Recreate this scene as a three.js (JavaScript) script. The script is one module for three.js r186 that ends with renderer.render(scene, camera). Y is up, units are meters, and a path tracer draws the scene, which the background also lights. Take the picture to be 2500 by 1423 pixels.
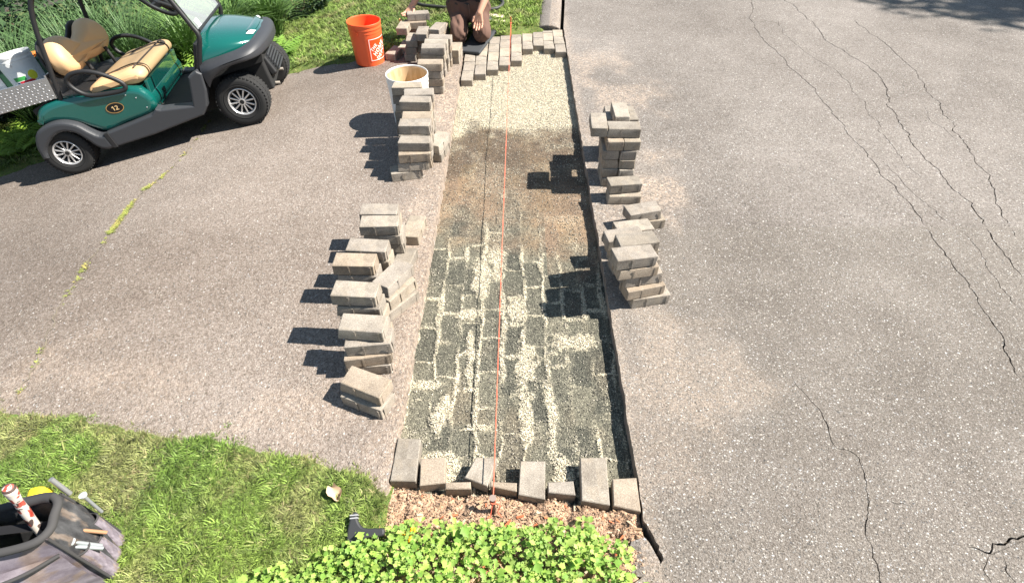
import * as THREE from 'three';
import { mergeGeometries, mergeVertices, toCreasedNormals } from 'three/addons/utils/BufferGeometryUtils.js';
import { RoundedBoxGeometry } from 'three/addons/geometries/RoundedBoxGeometry.js';
import { ConvexGeometry } from 'three/addons/geometries/ConvexGeometry.js';
import { MarchingCubes } from 'three/addons/objects/MarchingCubes.js';

// ---------------------------------------------------------------- camera, sky, sun, exposure
const scene = new THREE.Scene();
const camera = new THREE.PerspectiveCamera(55.8, 1024 / 582, 0.05, 300);
camera.position.set(0, 2.0, 0);
camera.rotation.set(-0.7730, 0, 0);
const SUN = new THREE.Vector3(0.90, 1.0, -0.03).normalize();
{ // clear summer sky, computed
  const w = 256, h = 128, d = new Float32Array(w * h * 4);
  for (let j = 0; j < h; j++) for (let i = 0; i < w; i++) {
    const el = ((j + 0.5) / h - 0.5) * Math.PI, k = (j * w + i) * 4;
    const up = Math.max(0, Math.sin(el)), hz = Math.pow(1 - up, 3);
    if (el > 0) { d[k] = 0.092 + 0.17 * hz; d[k + 1] = 0.138 + 0.17 * hz; d[k + 2] = 0.205 + 0.14 * hz; }
    else { d[k] = 0.10; d[k + 1] = 0.11; d[k + 2] = 0.09; }
    d[k + 3] = 1;
  }
  const t = new THREE.DataTexture(d, w, h, THREE.RGBAFormat, THREE.FloatType);
  t.mapping = THREE.EquirectangularReflectionMapping; t.magFilter = THREE.LinearFilter; t.minFilter = THREE.LinearFilter; t.needsUpdate = true;
  scene.background = t; scene.environment = t; scene.environmentIntensity = 1.0;
}
const sun = new THREE.DirectionalLight(new THREE.Color(1.0, 0.945, 0.86), 4.9);
sun.position.copy(SUN).multiplyScalar(30).add(new THREE.Vector3(0, 0, -3)); sun.target.position.set(0, 0, -3);
sun.castShadow = true; sun.shadow.mapSize.set(4096, 4096); sun.shadow.radius = 1;
Object.assign(sun.shadow.camera, { left: -12, right: 12, top: 12, bottom: -12, near: 1, far: 70 });
scene.add(sun, sun.target);
const renderer = new THREE.WebGLRenderer({ antialias: true });
renderer.setSize(1024, 582); renderer.shadowMap.enabled = true;
renderer.toneMapping = THREE.LinearToneMapping; renderer.toneMappingExposure = 2.65;

// ---------------------------------------------------------------- helpers
let seed = 20240611;
const rnd = () => { seed = (seed + 0x6D2B79F5) | 0; let t = Math.imul(seed ^ (seed >>> 15), 1 | seed); t = (t + Math.imul(t ^ (t >>> 7), 61 | t)) ^ t; return ((t ^ (t >>> 14)) >>> 0) / 4294967296; };
const rr = (a, b) => a + (b - a) * rnd();
const gauss = () => (rnd() + rnd() + rnd() + rnd() - 2) * 0.87;
const lerp = (a, b, t) => a + (b - a) * t, clamp = (x, a, b) => Math.min(b, Math.max(a, x));
const smooth = (a, b, x) => { const t = clamp((x - a) / (b - a), 0, 1); return t * t * (3 - 2 * t); };
const V = (x, y, z) => new THREE.Vector3(x, y, z);
const HT = new Float32Array(65536); for (let i = 0; i < 65536; i++) HT[i] = rnd();
function vn(x, y) { // value noise 0..1
  const xi = Math.floor(x), yi = Math.floor(y), fx = x - xi, fy = y - yi, u = fx * fx * (3 - 2 * fx), v = fy * fy * (3 - 2 * fy);
  const h = (a, b) => HT[(Math.imul(a, 73856093) ^ Math.imul(b, 19349663)) & 65535];
  const a = h(xi, yi), b = h(xi + 1, yi), c = h(xi, yi + 1), d = h(xi + 1, yi + 1);
  return a + (b - a) * u + (c - a) * v + (a - b - c + d) * u * v;
}
const fbm = (x, y, o = 4) => { let s = 0, a = 0.5, n = 0; for (let i = 0; i < o; i++) { s += a * vn(x + i * 17.3, y - i * 9.1); n += a; x *= 2.03; y *= 2.03; a *= 0.5; } return s / n; };
const used = {};
function numbered(n) { used[n] = (used[n] ?? -1) + 1; return used[n] ? n + '_' + String(used[n]).padStart(3, '0') : n; }
function mesh(name, geo, mat, parent) { // a part (or a lone mesh)
  const m = new THREE.Mesh(geo, mat); m.name = parent ? name : numbered(name); m.castShadow = m.receiveShadow = true; (parent || scene).add(m); return m;
}
function tag(o, label, category, group, kind) { o.userData.label = label; if (category) o.userData.category = category; if (group) o.userData.group = group; if (kind) o.userData.kind = kind; return o; }
function thing(name, label, category, group) { const g = new THREE.Group(); g.name = numbered(name); scene.add(g); return tag(g, label, category, group); }
function struct(name, geo, mat, label) { const m = mesh(name, geo, mat); m.userData.kind = 'structure'; if (label) m.userData.label = label; return m; }
const merge = (...g) => mergeGeometries(g.flat().map(x => { const y = x.index ? x.toNonIndexed() : x; for (const k of Object.keys(y.attributes)) if (!['position', 'normal', 'uv'].includes(k)) y.deleteAttribute(k); if (!y.attributes.uv) y.setAttribute('uv', new THREE.Float32BufferAttribute(new Float32Array(y.attributes.position.count * 2), 2)); return y; }));
const lin = (r, g, b) => new THREE.Color().setRGB(r, g, b);
const std = (c, roughness = 0.85, o = {}) => new THREE.MeshStandardMaterial({ color: c, roughness, ...o });
const phys = (c, roughness, o = {}) => new THREE.MeshPhysicalMaterial({ color: c, roughness, ...o });
function boxUV(geo, s = 1, ou = 0, ov = 0) { // uv in metres by the face each triangle points along
  const g = geo.index ? geo.toNonIndexed() : geo, p = g.attributes.position, uv = new Float32Array(p.count * 2), a = V(), b = V(), c = V(), n = V();
  for (let i = 0; i < p.count; i += 3) {
    a.fromBufferAttribute(p, i); b.fromBufferAttribute(p, i + 1); c.fromBufferAttribute(p, i + 2); n.subVectors(b, a).cross(c.clone().sub(a));
    const ax = Math.abs(n.x), ay = Math.abs(n.y), az = Math.abs(n.z);
    [a, b, c].forEach((q, k) => { const [u, v] = ay >= ax && ay >= az ? [q.x, q.z] : ax >= az ? [q.z, q.y] : [q.x, q.y]; uv[(i + k) * 2] = u * s + ou; uv[(i + k) * 2 + 1] = v * s + ov; });
  }
  g.setAttribute('uv', new THREE.BufferAttribute(uv, 2)); return g;
}
function canvasTex(w, h, draw, srgb = true, wrap = true) {
  const c = document.createElement('canvas'); c.width = w; c.height = h; draw(c.getContext('2d'), w, h);
  const t = new THREE.CanvasTexture(c); if (srgb) t.colorSpace = THREE.SRGBColorSpace; if (wrap) t.wrapS = t.wrapT = THREE.RepeatWrapping; t.magFilter = THREE.LinearFilter; t.anisotropy = 8; return t;
}
const css = (r, g, b, a = 1) => `rgba(${clamp(r, 0, 255) | 0},${clamp(g, 0, 255) | 0},${clamp(b, 0, 255) | 0},${a})`;
function tube(pts, r, seg = 24, rad = 8, closed = false) { return new THREE.TubeGeometry(new THREE.CatmullRomCurve3(pts.map(p => p.isVector3 ? p : V(...p)), closed, 'centripetal'), seg, r, rad, closed); }
function bar(a, b, r, rad = 8, r2 = r) { // straight round bar between two points
  const A = V(...a), B = V(...b), d = B.clone().sub(A), g = new THREE.CylinderGeometry(r2, r, d.length(), rad);
  g.applyQuaternion(new THREE.Quaternion().setFromUnitVectors(V(0, 1, 0), d.clone().normalize())); const m = A.add(B).multiplyScalar(0.5); return g.translate(m.x, m.y, m.z);
}
function extrudeXY(pts, z0, z1, bevel = 0, seg = 2) { // outline in x,y drawn out from z0 to z1
  const s = new THREE.Shape(pts.map(p => new THREE.Vector2(p[0], p[1]))), b = Math.min(bevel, (z1 - z0) * 0.49);
  const g = new THREE.ExtrudeGeometry(s, { depth: z1 - z0 - 2 * b, bevelEnabled: b > 0, bevelSize: b, bevelThickness: b, bevelOffset: -b, bevelSegments: seg, curveSegments: 8 });
  return g.translate(0, 0, z0 + b);
}
function spline2(pts, n = 40, closed = true) { return new THREE.CatmullRomCurve3(pts.map(p => V(p[0], p[1], 0)), closed, 'centripetal').getPoints(n).slice(0, closed ? n : n + 1).map(p => [p.x, p.y]); }
function grid(nu, nv, f, uvf) { // surface from f(u,v) -> [x,y,z]
  const P = [], U = [], I = [];
  for (let j = 0; j <= nv; j++) for (let i = 0; i <= nu; i++) { const p = f(i / nu, j / nv); P.push(p[0], p[1], p[2]); const q = uvf ? uvf(p, i / nu, j / nv) : [i / nu, j / nv]; U.push(q[0], q[1]); }
  for (let j = 0; j < nv; j++) for (let i = 0; i < nu; i++) { const a = j * (nu + 1) + i, b = a + 1, c = a + nu + 1, d = c + 1; I.push(a, b, d, a, d, c); }
  const g = new THREE.BufferGeometry(); g.setAttribute('position', new THREE.Float32BufferAttribute(P, 3)); g.setAttribute('uv', new THREE.Float32BufferAttribute(U, 2)); g.setIndex(I); g.computeVertexNormals(); return g;
}
function inPoly(x, z, poly) { let c = false; for (let i = 0, j = poly.length - 1; i < poly.length; j = i++) { const [xi, zi] = poly[i], [xj, zj] = poly[j]; if ((zi > z) !== (zj > z) && x < (xj - xi) * (z - zi) / (zj - zi) + xi) c = !c; } return c; }
function polyX(pl, z) { for (let i = 0; i < pl.length - 1; i++) { const [z0, x0] = pl[i], [z1, x1] = pl[i + 1]; if ((z - z0) * (z - z1) <= 0) return lerp(x0, x1, (z - z0) / (z1 - z0)); } return z > pl[0][0] === pl[0][0] > pl.at(-1)[0] ? pl[0][1] : pl.at(-1)[1]; }

// ---------------------------------------------------------------- the ground
// the driveway is level round the trench and falls away to the left, where the cart stands
const ground = (x, z) => { const p = 0.5418 + 0.181 * x + 0.0603 * z, k = 0.03; return p > 1 ? 0 : -k * Math.log1p(Math.exp(-p / k)); };
const LEFT = [[-0.60, -0.476], [-0.99, -0.474], [-1.62, -0.471], [-2.8, -0.458], [-4.15, -0.456], [-4.7, -0.455], [-5.9, -0.462]];   // trench edges: [z, x]
const RIGHT = [[-0.60, 0.478], [-0.82, 0.481], [-1.03, 0.486], [-2.09, 0.495], [-4.15, 0.511], [-5.77, 0.526], [-5.95, 0.53]];
const leftEdge = z => polyX(LEFT, z) + (vn(z * 22, 3.3) - 0.5) * 0.008 + (vn(z * 90, 8.3) - 0.5) * 0.003;
const rightEdge = z => polyX(RIGHT, z) + (vn(z * 22, 7.7) - 0.5) * 0.010 + (vn(z * 90, 1.3) - 0.5) * 0.004;
const BED = -0.060;

// sandy earth tracked over the asphalt: outlines of its own, beside the trench and round the piles
function dust(x, z) {
  const blob = (cx, cz, rx, rz, s) => { const dx = (x - cx) / rx, dz = (z - cz) / rz, d = Math.sqrt(dx * dx + dz * dz) + (fbm(x * 5, z * 5, 5) - 0.5) * 2.0; return s * 0.9 * (1 - smooth(0.25, 1.15, d)); };
  let d = 0;
  d = Math.max(d, blob(0.74, -5.1, 0.30, 0.42, 0.60), blob(0.86, -4.35, 0.36, 0.46, 0.60), blob(0.82, -3.0, 0.42, 0.45, 0.68), blob(0.66, -3.7, 0.18, 0.7, 0.5), blob(0.70, -1.62, 0.30, 0.50, 0.5), blob(0.95, -1.52, 0.24, 0.20, 0.42), blob(0.62, -2.3, 0.24, 0.9, 0.5), blob(0.6, -1.2, 0.20, 0.45, 0.35));
  d = Math.max(d, blob(-0.55, -2.6, 0.16, 1.6, 0.55), blob(-0.54, -4.4, 0.20, 0.9, 0.85), blob(-0.85, -1.25, 0.35, 0.20, 0.35), blob(-1.8, -1.5, 0.55, 0.22, 0.35), blob(-0.55, -1.1, 0.12, 0.4, 0.5));
  if (x > 0) d = Math.max(d, 0.45 * (1 - smooth(0.0, 0.10, x - polyX(RIGHT, z)))); else d = Math.max(d, 0.55 * (1 - smooth(0.0, 0.09, polyX(LEFT, z) - x)));
  return d;
}
function drawAsphalt(x0, x1, z0, z1, tone) { // weathered asphalt with pale stones worn bare; one drawing per sheet, nothing repeats
  return canvasTex(2048, 2048, (c, w, h) => {
    const sx = w / (x1 - x0), sz = h / (z1 - z0), im = c.createImageData(w, h), D = im.data, gw = 256, du = new Float32Array(gw * gw), lo = new Float32Array(gw * gw);
    for (let j = 0; j < gw; j++) for (let i = 0; i < gw; i++) { const x = lerp(x0, x1, i / (gw - 1)), z = lerp(z0, z1, j / (gw - 1)); du[j * gw + i] = dust(x, z); lo[j * gw + i] = (fbm(x * 0.9 + 40, z * 0.9, 5) - 0.5) * 40 + (fbm(x * 6, z * 6, 3) - 0.5) * 14; }
    const smp = (A, i, j) => { const u = i / w * (gw - 1), v = j / h * (gw - 1), a = u | 0, b = v | 0, fu = u - a, fv = v - b, o = b * gw + a; return (A[o] * (1 - fu) + A[o + 1] * fu) * (1 - fv) + (A[o + gw] * (1 - fu) + A[o + gw + 1] * fu) * fv; };
    for (let j = 0; j < h; j++) for (let i = 0; i < w; i++) {
      const k = (j * w + i) * 4, n = (HT[(i * 7919 + j * 104729) & 65535] - 0.5) * 52 + (vn(i * 0.31, j * 0.31) - 0.5) * 34, d = smp(du, i, j) * clamp(0.62 + (vn(i * 0.2, j * 0.2) - 0.5) * 1.2 + (HT[(i * 331 + j * 7127) & 65535] - 0.5) * 0.6, 0, 1), l = smp(lo, i, j);
      D[k] = lerp(108 + l + n + tone[0], 182 + n * 0.8, d); D[k + 1] = lerp(101 + l + n + tone[1], 162 + n * 0.8, d); D[k + 2] = lerp(94 + l + n + tone[2], 143 + n * 0.8, d); D[k + 3] = 255;
    }
    c.putImageData(im, 0, 0);
    const N = Math.min(210000, ((x1 - x0) * (z1 - z0) * 24000) | 0);
    for (let q = 0; q < N; q++) {
      const i = rnd() * w, j = rnd() * h, r = (0.0010 + 0.0026 * Math.pow(rnd(), 6)) * (sx < 450 ? 1.3 : sx < 520 ? 1.12 : 1), t = rnd(), d = smp(du, Math.min(i, w - 2) | 0, Math.min(j, h - 2) | 0);
      if (rnd() < d * 0.55) continue;
      let b = t < 0.36 ? rr(50, 84) : t < 0.82 ? rr(130, 176) : t < 0.99 ? rr(170, 208) : rr(210, 238); const warm = rr(-3, 12);
      c.fillStyle = css(b + warm * 0.6, b, b - warm, 0.88); c.beginPath(); c.ellipse(i, j, Math.max(0.55, r * sx * rr(0.8, 1.3)), Math.max(0.55, r * sz * rr(0.6, 1.0)), rnd() * 3, 0, 6.29); c.fill();
    }
  }, true, false);
}
const gritBump = canvasTex(1024, 1024, (c, w, h) => { // fine relief of the aggregate
  c.fillStyle = '#555'; c.fillRect(0, 0, w, h);
  for (let q = 0; q < 42000; q++) { const x = rnd() * w, y = rnd() * h, r = rr(1.2, 4.5), b = rr(40, 235); c.fillStyle = css(b, b, b, 0.8); for (const ox of x < 6 ? [0, w] : x > w - 6 ? [0, -w] : [0]) for (const oy of y < 6 ? [0, h] : y > h - 6 ? [0, -h] : [0]) { c.beginPath(); c.ellipse(x + ox, y + oy, r, r * rr(0.6, 1), rnd() * 3, 0, 6.29); c.fill(); } }
}, false);
function asphaltMat(x0, x1, z0, z1, tone) { const b = gritBump.clone(); b.repeat.set((x1 - x0) / 0.9, (z1 - z0) / 0.9); b.needsUpdate = true; return new THREE.MeshStandardMaterial({ map: drawAsphalt(x0, x1, z0, z1, tone), bumpMap: b, bumpScale: 0.0036, roughness: 0.93 }); }

// everything rests on one wide sheet of earth
{
  const g = grid(60, 60, (u, v) => { const x = Math.sign(u - 0.5) * Math.pow(Math.abs(u - 0.5) * 2, 2) * 60, z = -3 + Math.sign(v - 0.5) * Math.pow(Math.abs(v - 0.5) * 2, 2) * 60; return [x, Math.max(ground(x, z), -6) - 0.16, z]; });
  g.index.array.reverse(); g.computeVertexNormals();
  struct('earth', g, std(lin(0.055, 0.045, 0.03), 1));
}
// right-hand driveway: two level sheets with the cracks cut through them
const CRACKS = [
  [[2.77, -7.2], [2.74, -6.8], [2.52, -6.13], [2.48, -5.44], [2.52, -4.45], [2.48, -3.46], [2.46, -2.69], [2.42, -2.42], [2.38, -1.91], [2.28, -1.48]],
  [[3.12, -6.9], [3.13, -6.0], [3.08, -5.66], [3.14, -5.24], [3.19, -4.78], [2.95, -3.95], [2.88, -3.46], [2.85, -3.0], [2.85, -2.82], [2.75, -2.39], [2.73, -2.15]],
  [[3.61, -6.13], [3.58, -5.05], [3.49, -4.53], [3.37, -4.01], [3.23, -3.46], [3.14, -3.1], [2.97, -2.70], [2.92, -2.5]],
  [[2.8, -6.13], [2.72, -5.55], [2.87, -4.69], [2.8, -4.08], [2.71, -3.46], [2.69, -3.1]],
  [[1.26, -1.51], [1.31, -1.33], [1.31, -1.17], [1.36, -1.12], [1.36, -0.98], [1.33, -0.89], [1.27, -0.78], [1.24, -0.64], [1.22, -0.5]],
  [[2.535, -3.38], [2.56, -3.1], [2.60, -2.73], [2.64, -2.5], [2.56, -2.09], [2.57, -1.91]],
  [[1.60, -0.765], [1.66, -0.755], [1.72, -0.765], [1.83, -0.80], [2.0, -0.84]],
  [[1.672, -0.735], [1.64, -0.69], [1.61, -0.62]], [[1.722, -0.742], [1.71, -0.69], [1.70, -0.62]],
  [[3.28, -4.15], [3.22, -3.9], [3.24, -3.6]], [[1.40, -0.93], [1.47, -0.90], [1.52, -0.91]],
];
const SEAM = -2.60;
function crackPoly(pl, wid) { // a thin closed outline, jittered, tapering to both ends
  const c = new THREE.CatmullRomCurve3(pl.map(p => V(p[0], 0, p[1])), false, 'centripetal'), n = Math.max(8, Math.round(c.getLength() / 0.012)), P = c.getSpacedPoints(n), L = [], R = [];
  for (let i = 0; i <= n; i++) {
    const p = P[i], a = P[Math.max(0, i - 1)], b = P[Math.min(n, i + 1)], t = b.clone().sub(a).normalize(), e = Math.min(1, Math.min(i, n - i) / 5), w = (wid * (0.42 + 1.0 * vn(i * 0.23, pl[0][0] * 50) * vn(i * 0.9, pl[0][0] * 20 + 4)) * e + 0.0005) / 2;
    const j = ((vn(i * 0.10, pl[0][1] * 31) - 0.5) * 0.040 + (vn(i * 0.33, pl[0][1] * 17) - 0.5) * 0.022 + (HT[(i * 131 + Math.round(pl[0][0] * 977)) & 65535] - 0.5) * 0.0055) * e;
    const q = p.clone().add(V(-t.z, 0, t.x).multiplyScalar(j)); L.push([q.x - t.z * w, q.z + t.x * w]); R.push([q.x + t.z * w, q.z - t.x * w]);
  }
  return [...L, ...R.reverse()];
}
function cutAt(pl) { // split a polyline at the seam between the sheets
  const near = [], far = []; let i = 0;
  for (; i < pl.length; i++) { const p = pl[i], q = pl[i - 1]; if (q && (q[1] - SEAM) * (p[1] - SEAM) < 0) { const t = (SEAM - q[1]) / (p[1] - q[1]), x = lerp(q[0], p[0], t); far.push([x, SEAM - 0.012]); near.push([x, SEAM + 0.012]); } (p[1] < SEAM ? far : near).push(p); }
  return [near, far];
}
const roadGroup = (name, x0, x1, z0, z1, which, tone) => {
  const out = [], zA = Math.max(z0, z1), zB = Math.min(z0, z1), wall = [];
  for (let i = 0; i <= 160; i++) { const z = lerp(zA, zB, i / 160); out.push([z > -0.86 ? rightEdge(-0.86) + (z < -0.715 ? (z + 0.86) * 0.38 : 0.055 - Math.min(0.14, (z + 0.715) * 1.6)) + (vn(z * 60, 2) - 0.5) * 0.012 : z < -5.95 ? rightEdge(-5.95) + (-5.95 - z) * 0.085 : rightEdge(z), z]); }
  const nEdge = out.length; out.push([x1, zB], [x1, zA]);
  const s = new THREE.Shape(out.map(p => new THREE.Vector2(p[0], -p[1])));
  CRACKS.forEach((pl, k) => { const part = cutAt(pl)[which]; if (part.length > 1) { const poly = crackPoly(part, [0.0078, 0.0092, 0.0078, 0.0045, 0.0045, 0.0045, 0.0095, 0.0045, 0.0055, 0.0040, 0.0032][k]); s.holes.push(new THREE.Path(poly.map(p => new THREE.Vector2(p[0], -p[1])))); wall.push([...poly, poly[0]]); } });
  const flat = new THREE.ShapeGeometry(s); flat.rotateX(-Math.PI / 2);
  wall.push(out.slice(0, nEdge));
  const W = wall.map((pl, k) => grid(pl.length - 1, 2, (u, v) => { const p = pl[Math.min(pl.length - 1, Math.round(u * (pl.length - 1)))], e = k === wall.length - 1 ? 1 : 0; return [p[0] + v * e * ((vn(p[1] * 40, v * 9) - 0.3) * 0.012), -v * (e ? 0.13 : 0.03), p[1]]; }));
  const g = merge(flat, W), p = g.attributes.position, uv = g.attributes.uv;
  for (let i = 0; i < p.count; i++) uv.setXY(i, (p.getX(i) - x0) / (x1 - x0), 1 - (p.getZ(i) + p.getY(i) * 0.7 - zB) / (zA - zB));
  struct(name, g, asphaltMat(x0, x1, zB, zA, tone));
};
roadGroup('driveway', 0.40, 3.3, -0.25, SEAM, 0, [0, 0, 0]);
roadGroup('driveway', 0.40, 5.3, SEAM, -7.3, 1, [2, 2, 3]);
const farAsphalt = asphaltMat(0, 4, 0, 4, [2, 2, 3]); farAsphalt.map.wrapS = farAsphalt.map.wrapT = THREE.RepeatWrapping; // beyond the sheets above
for (const [x0, x1, z0, z1] of [[5.3, 14, -16, 3], [0.75, 5.3, -16, -7.3], [3.3, 5.3, -2.6, 3]]) struct('driveway', boxUV(new THREE.PlaneGeometry(x1 - x0, z1 - z0).rotateX(-Math.PI / 2).translate((x0 + x1) / 2, 0, (z0 + z1) / 2), 0.25), farAsphalt);
{ // dark earth that fills the bottom of the cracks
  const g = new THREE.PlaneGeometry(6.4, 7.4).rotateX(-Math.PI / 2).translate(3.8, -0.032, -3.95); struct('crack_earth', g, std(lin(0.13, 0.11, 0.085), 1));
}
{ // left-hand driveway, sloping away under the cart
  const x0 = -4.8, x1 = -0.44, z0 = -5.9, z1 = -0.55;
  const top = grid(150, 190, (u, v) => { const z = lerp(z1, z0, v), xe = leftEdge(z), x = lerp(xe, x0, Math.pow(u, 1.25)); return [x, ground(x, z) + (u > 0.004 ? (fbm(x * 2.2, z * 2.2, 3) - 0.5) * 0.006 * smooth(0, 0.05, u) : 0), z]; });
  const i0 = top.index.array; for (let i = 0; i < i0.length; i += 3) { const t = i0[i]; i0[i] = i0[i + 1]; i0[i + 1] = t; } top.computeVertexNormals();
  const wall = grid(240, 3, (u, v) => { const z = lerp(z1, z0, u); return [leftEdge(z) + v * 0.010 + (v > 0 ? (vn(z * 50, v * 7) - 0.4) * 0.012 : 0), -v * 0.13, z]; });
  const g = merge(top, wall), p = g.attributes.position, uv = g.attributes.uv;
  for (let i = 0; i < p.count; i++) uv.setXY(i, (p.getX(i) - p.getY(i) * (p.getX(i) > -0.5 ? 0.5 : 0) - x0) / (x1 - x0), 1 - (p.getZ(i) - z0) / (z1 - z0));
  struct('driveway', g, asphaltMat(x0, x1, z0, z1, [9, 5, 3]));
}
// ---------------------------------------------------------------- the trench bed
// z > -2.55: dark prints of the lifted pavers with pale chips in the old joints; then brown dirt; far end: fresh cream chips
const cellTone = []; for (let i = 0; i < 12; i++) { cellTone.push([]); for (let j = 0; j < 30; j++) cellTone[i].push(rnd()); }
const patch = (x, z, cx, cz, rx, rz) => { const dx = (x - cx) / rx, dz = (z - cz) / rz; return 1 - smooth(0.5, 1.15, Math.sqrt(dx * dx + dz * dz) + (fbm(x * 14, z * 14, 4) - 0.5) * 1.6 + (vn(x * 90, z * 90) - 0.5) * 0.5); };
function bedMix(x, z) { // -> [pale chips, brown dirt, dark print] shares and height
  const wx = x + (fbm(x * 9, z * 9, 4) - 0.5) * 0.045, wz = z + (fbm(x * 9 + 50, z * 9, 4) - 0.5) * 0.055;
  const col = Math.floor((wx + 0.47) / 0.1055), fx = (wx + 0.47) / 0.1055 - col, off = [0, 0.55, 0.2, 0.7, 0.1, 0.45, 0.85, 0.3, 0.6][clamp(col, 0, 8)];
  const rw = (wz + 6) / 0.208 + off, row = Math.floor(rw), fz = rw - row;
  const t = cellTone[clamp(col, 0, 11)][((row % 30) + 30) % 30], edge = Math.min(fx, 1 - fx) * 0.1055, edz = Math.min(fz, 1 - fz) * 0.208, wj = 0.004 + 0.016 * Math.pow(vn(x * 9, z * 5), 2);
  const joint = 1 - smooth(wj * 0.5, wj * 1.3, Math.min(edge, edz * 1.1));
  const far = 1 - smooth(-4.05, -3.55, z + (fbm(x * 7, z * 7, 4) - 0.5) * 0.8);
  const mid = (1 - far) * (1 - smooth(-3.0, -2.3, z + (fbm(x * 6, z * 6 + 9, 4) - 0.5) * 1.0 - (x > 0.2 ? 0.35 : 0)));
  let pale = joint * (0.16 + 0.84 * smooth(0.38, 0.60, fbm(x * 6 + 3, z * 5, 3))) * smooth(0.25, 0.6, vn(x * 60, z * 60) + 0.25) * 1.0 + 0.22 * smooth(0.56, 0.78, fbm(x * 8, z * 8, 3)) * (0.4 + vn(x * 50, z * 50));
  for (const q of [[0.05, -1.62, 0.065, 0.20], [0.17, -1.35, 0.028, 0.26], [0.06, -1.30, 0.03, 0.12], [-0.27, -1.10, 0.12, 0.07], [-0.15, -1.28, 0.07, 0.025], [-0.31, -1.32, 0.04, 0.13], [-0.2, -1.65, 0.03, 0.2], [0.31, -1.1, 0.05, 0.09], [-0.08, -2.42, 0.06, 0.22], [-0.17, -2.2, 0.045, 0.2], [0.02, -1.95, 0.05, 0.12], [-0.2, -1.95, 0.09, 0.04], [0.3, -1.75, 0.12, 0.06], [-0.4, -1.5, 0.08, 0.03], [0.2, -1.05, 0.05, 0.12]]) pale = Math.max(pale, patch(x, z, ...q));
  pale = lerp(lerp(pale * 0.95, 0.08 + 0.22 * smooth(0.5, 0.75, fbm(x * 8, z * 8, 3)), mid), 1.0, far);
  const print = (1 - far) * (1 - mid) * (1 - clamp(pale, 0, 1));
  const h = far * 0.010 + (1 - far) * (clamp(pale, 0, 1) * 0.006 - (t - 0.5) * 0.004 * (1 - mid)) + mid * ((fbm(x * 9, z * 9, 3) - 0.5) * 0.018) + (fbm(x * 30, z * 30, 2) - 0.5) * 0.005;
  return [clamp(pale, 0, 1), mid, print, h, t, joint];
}
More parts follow.
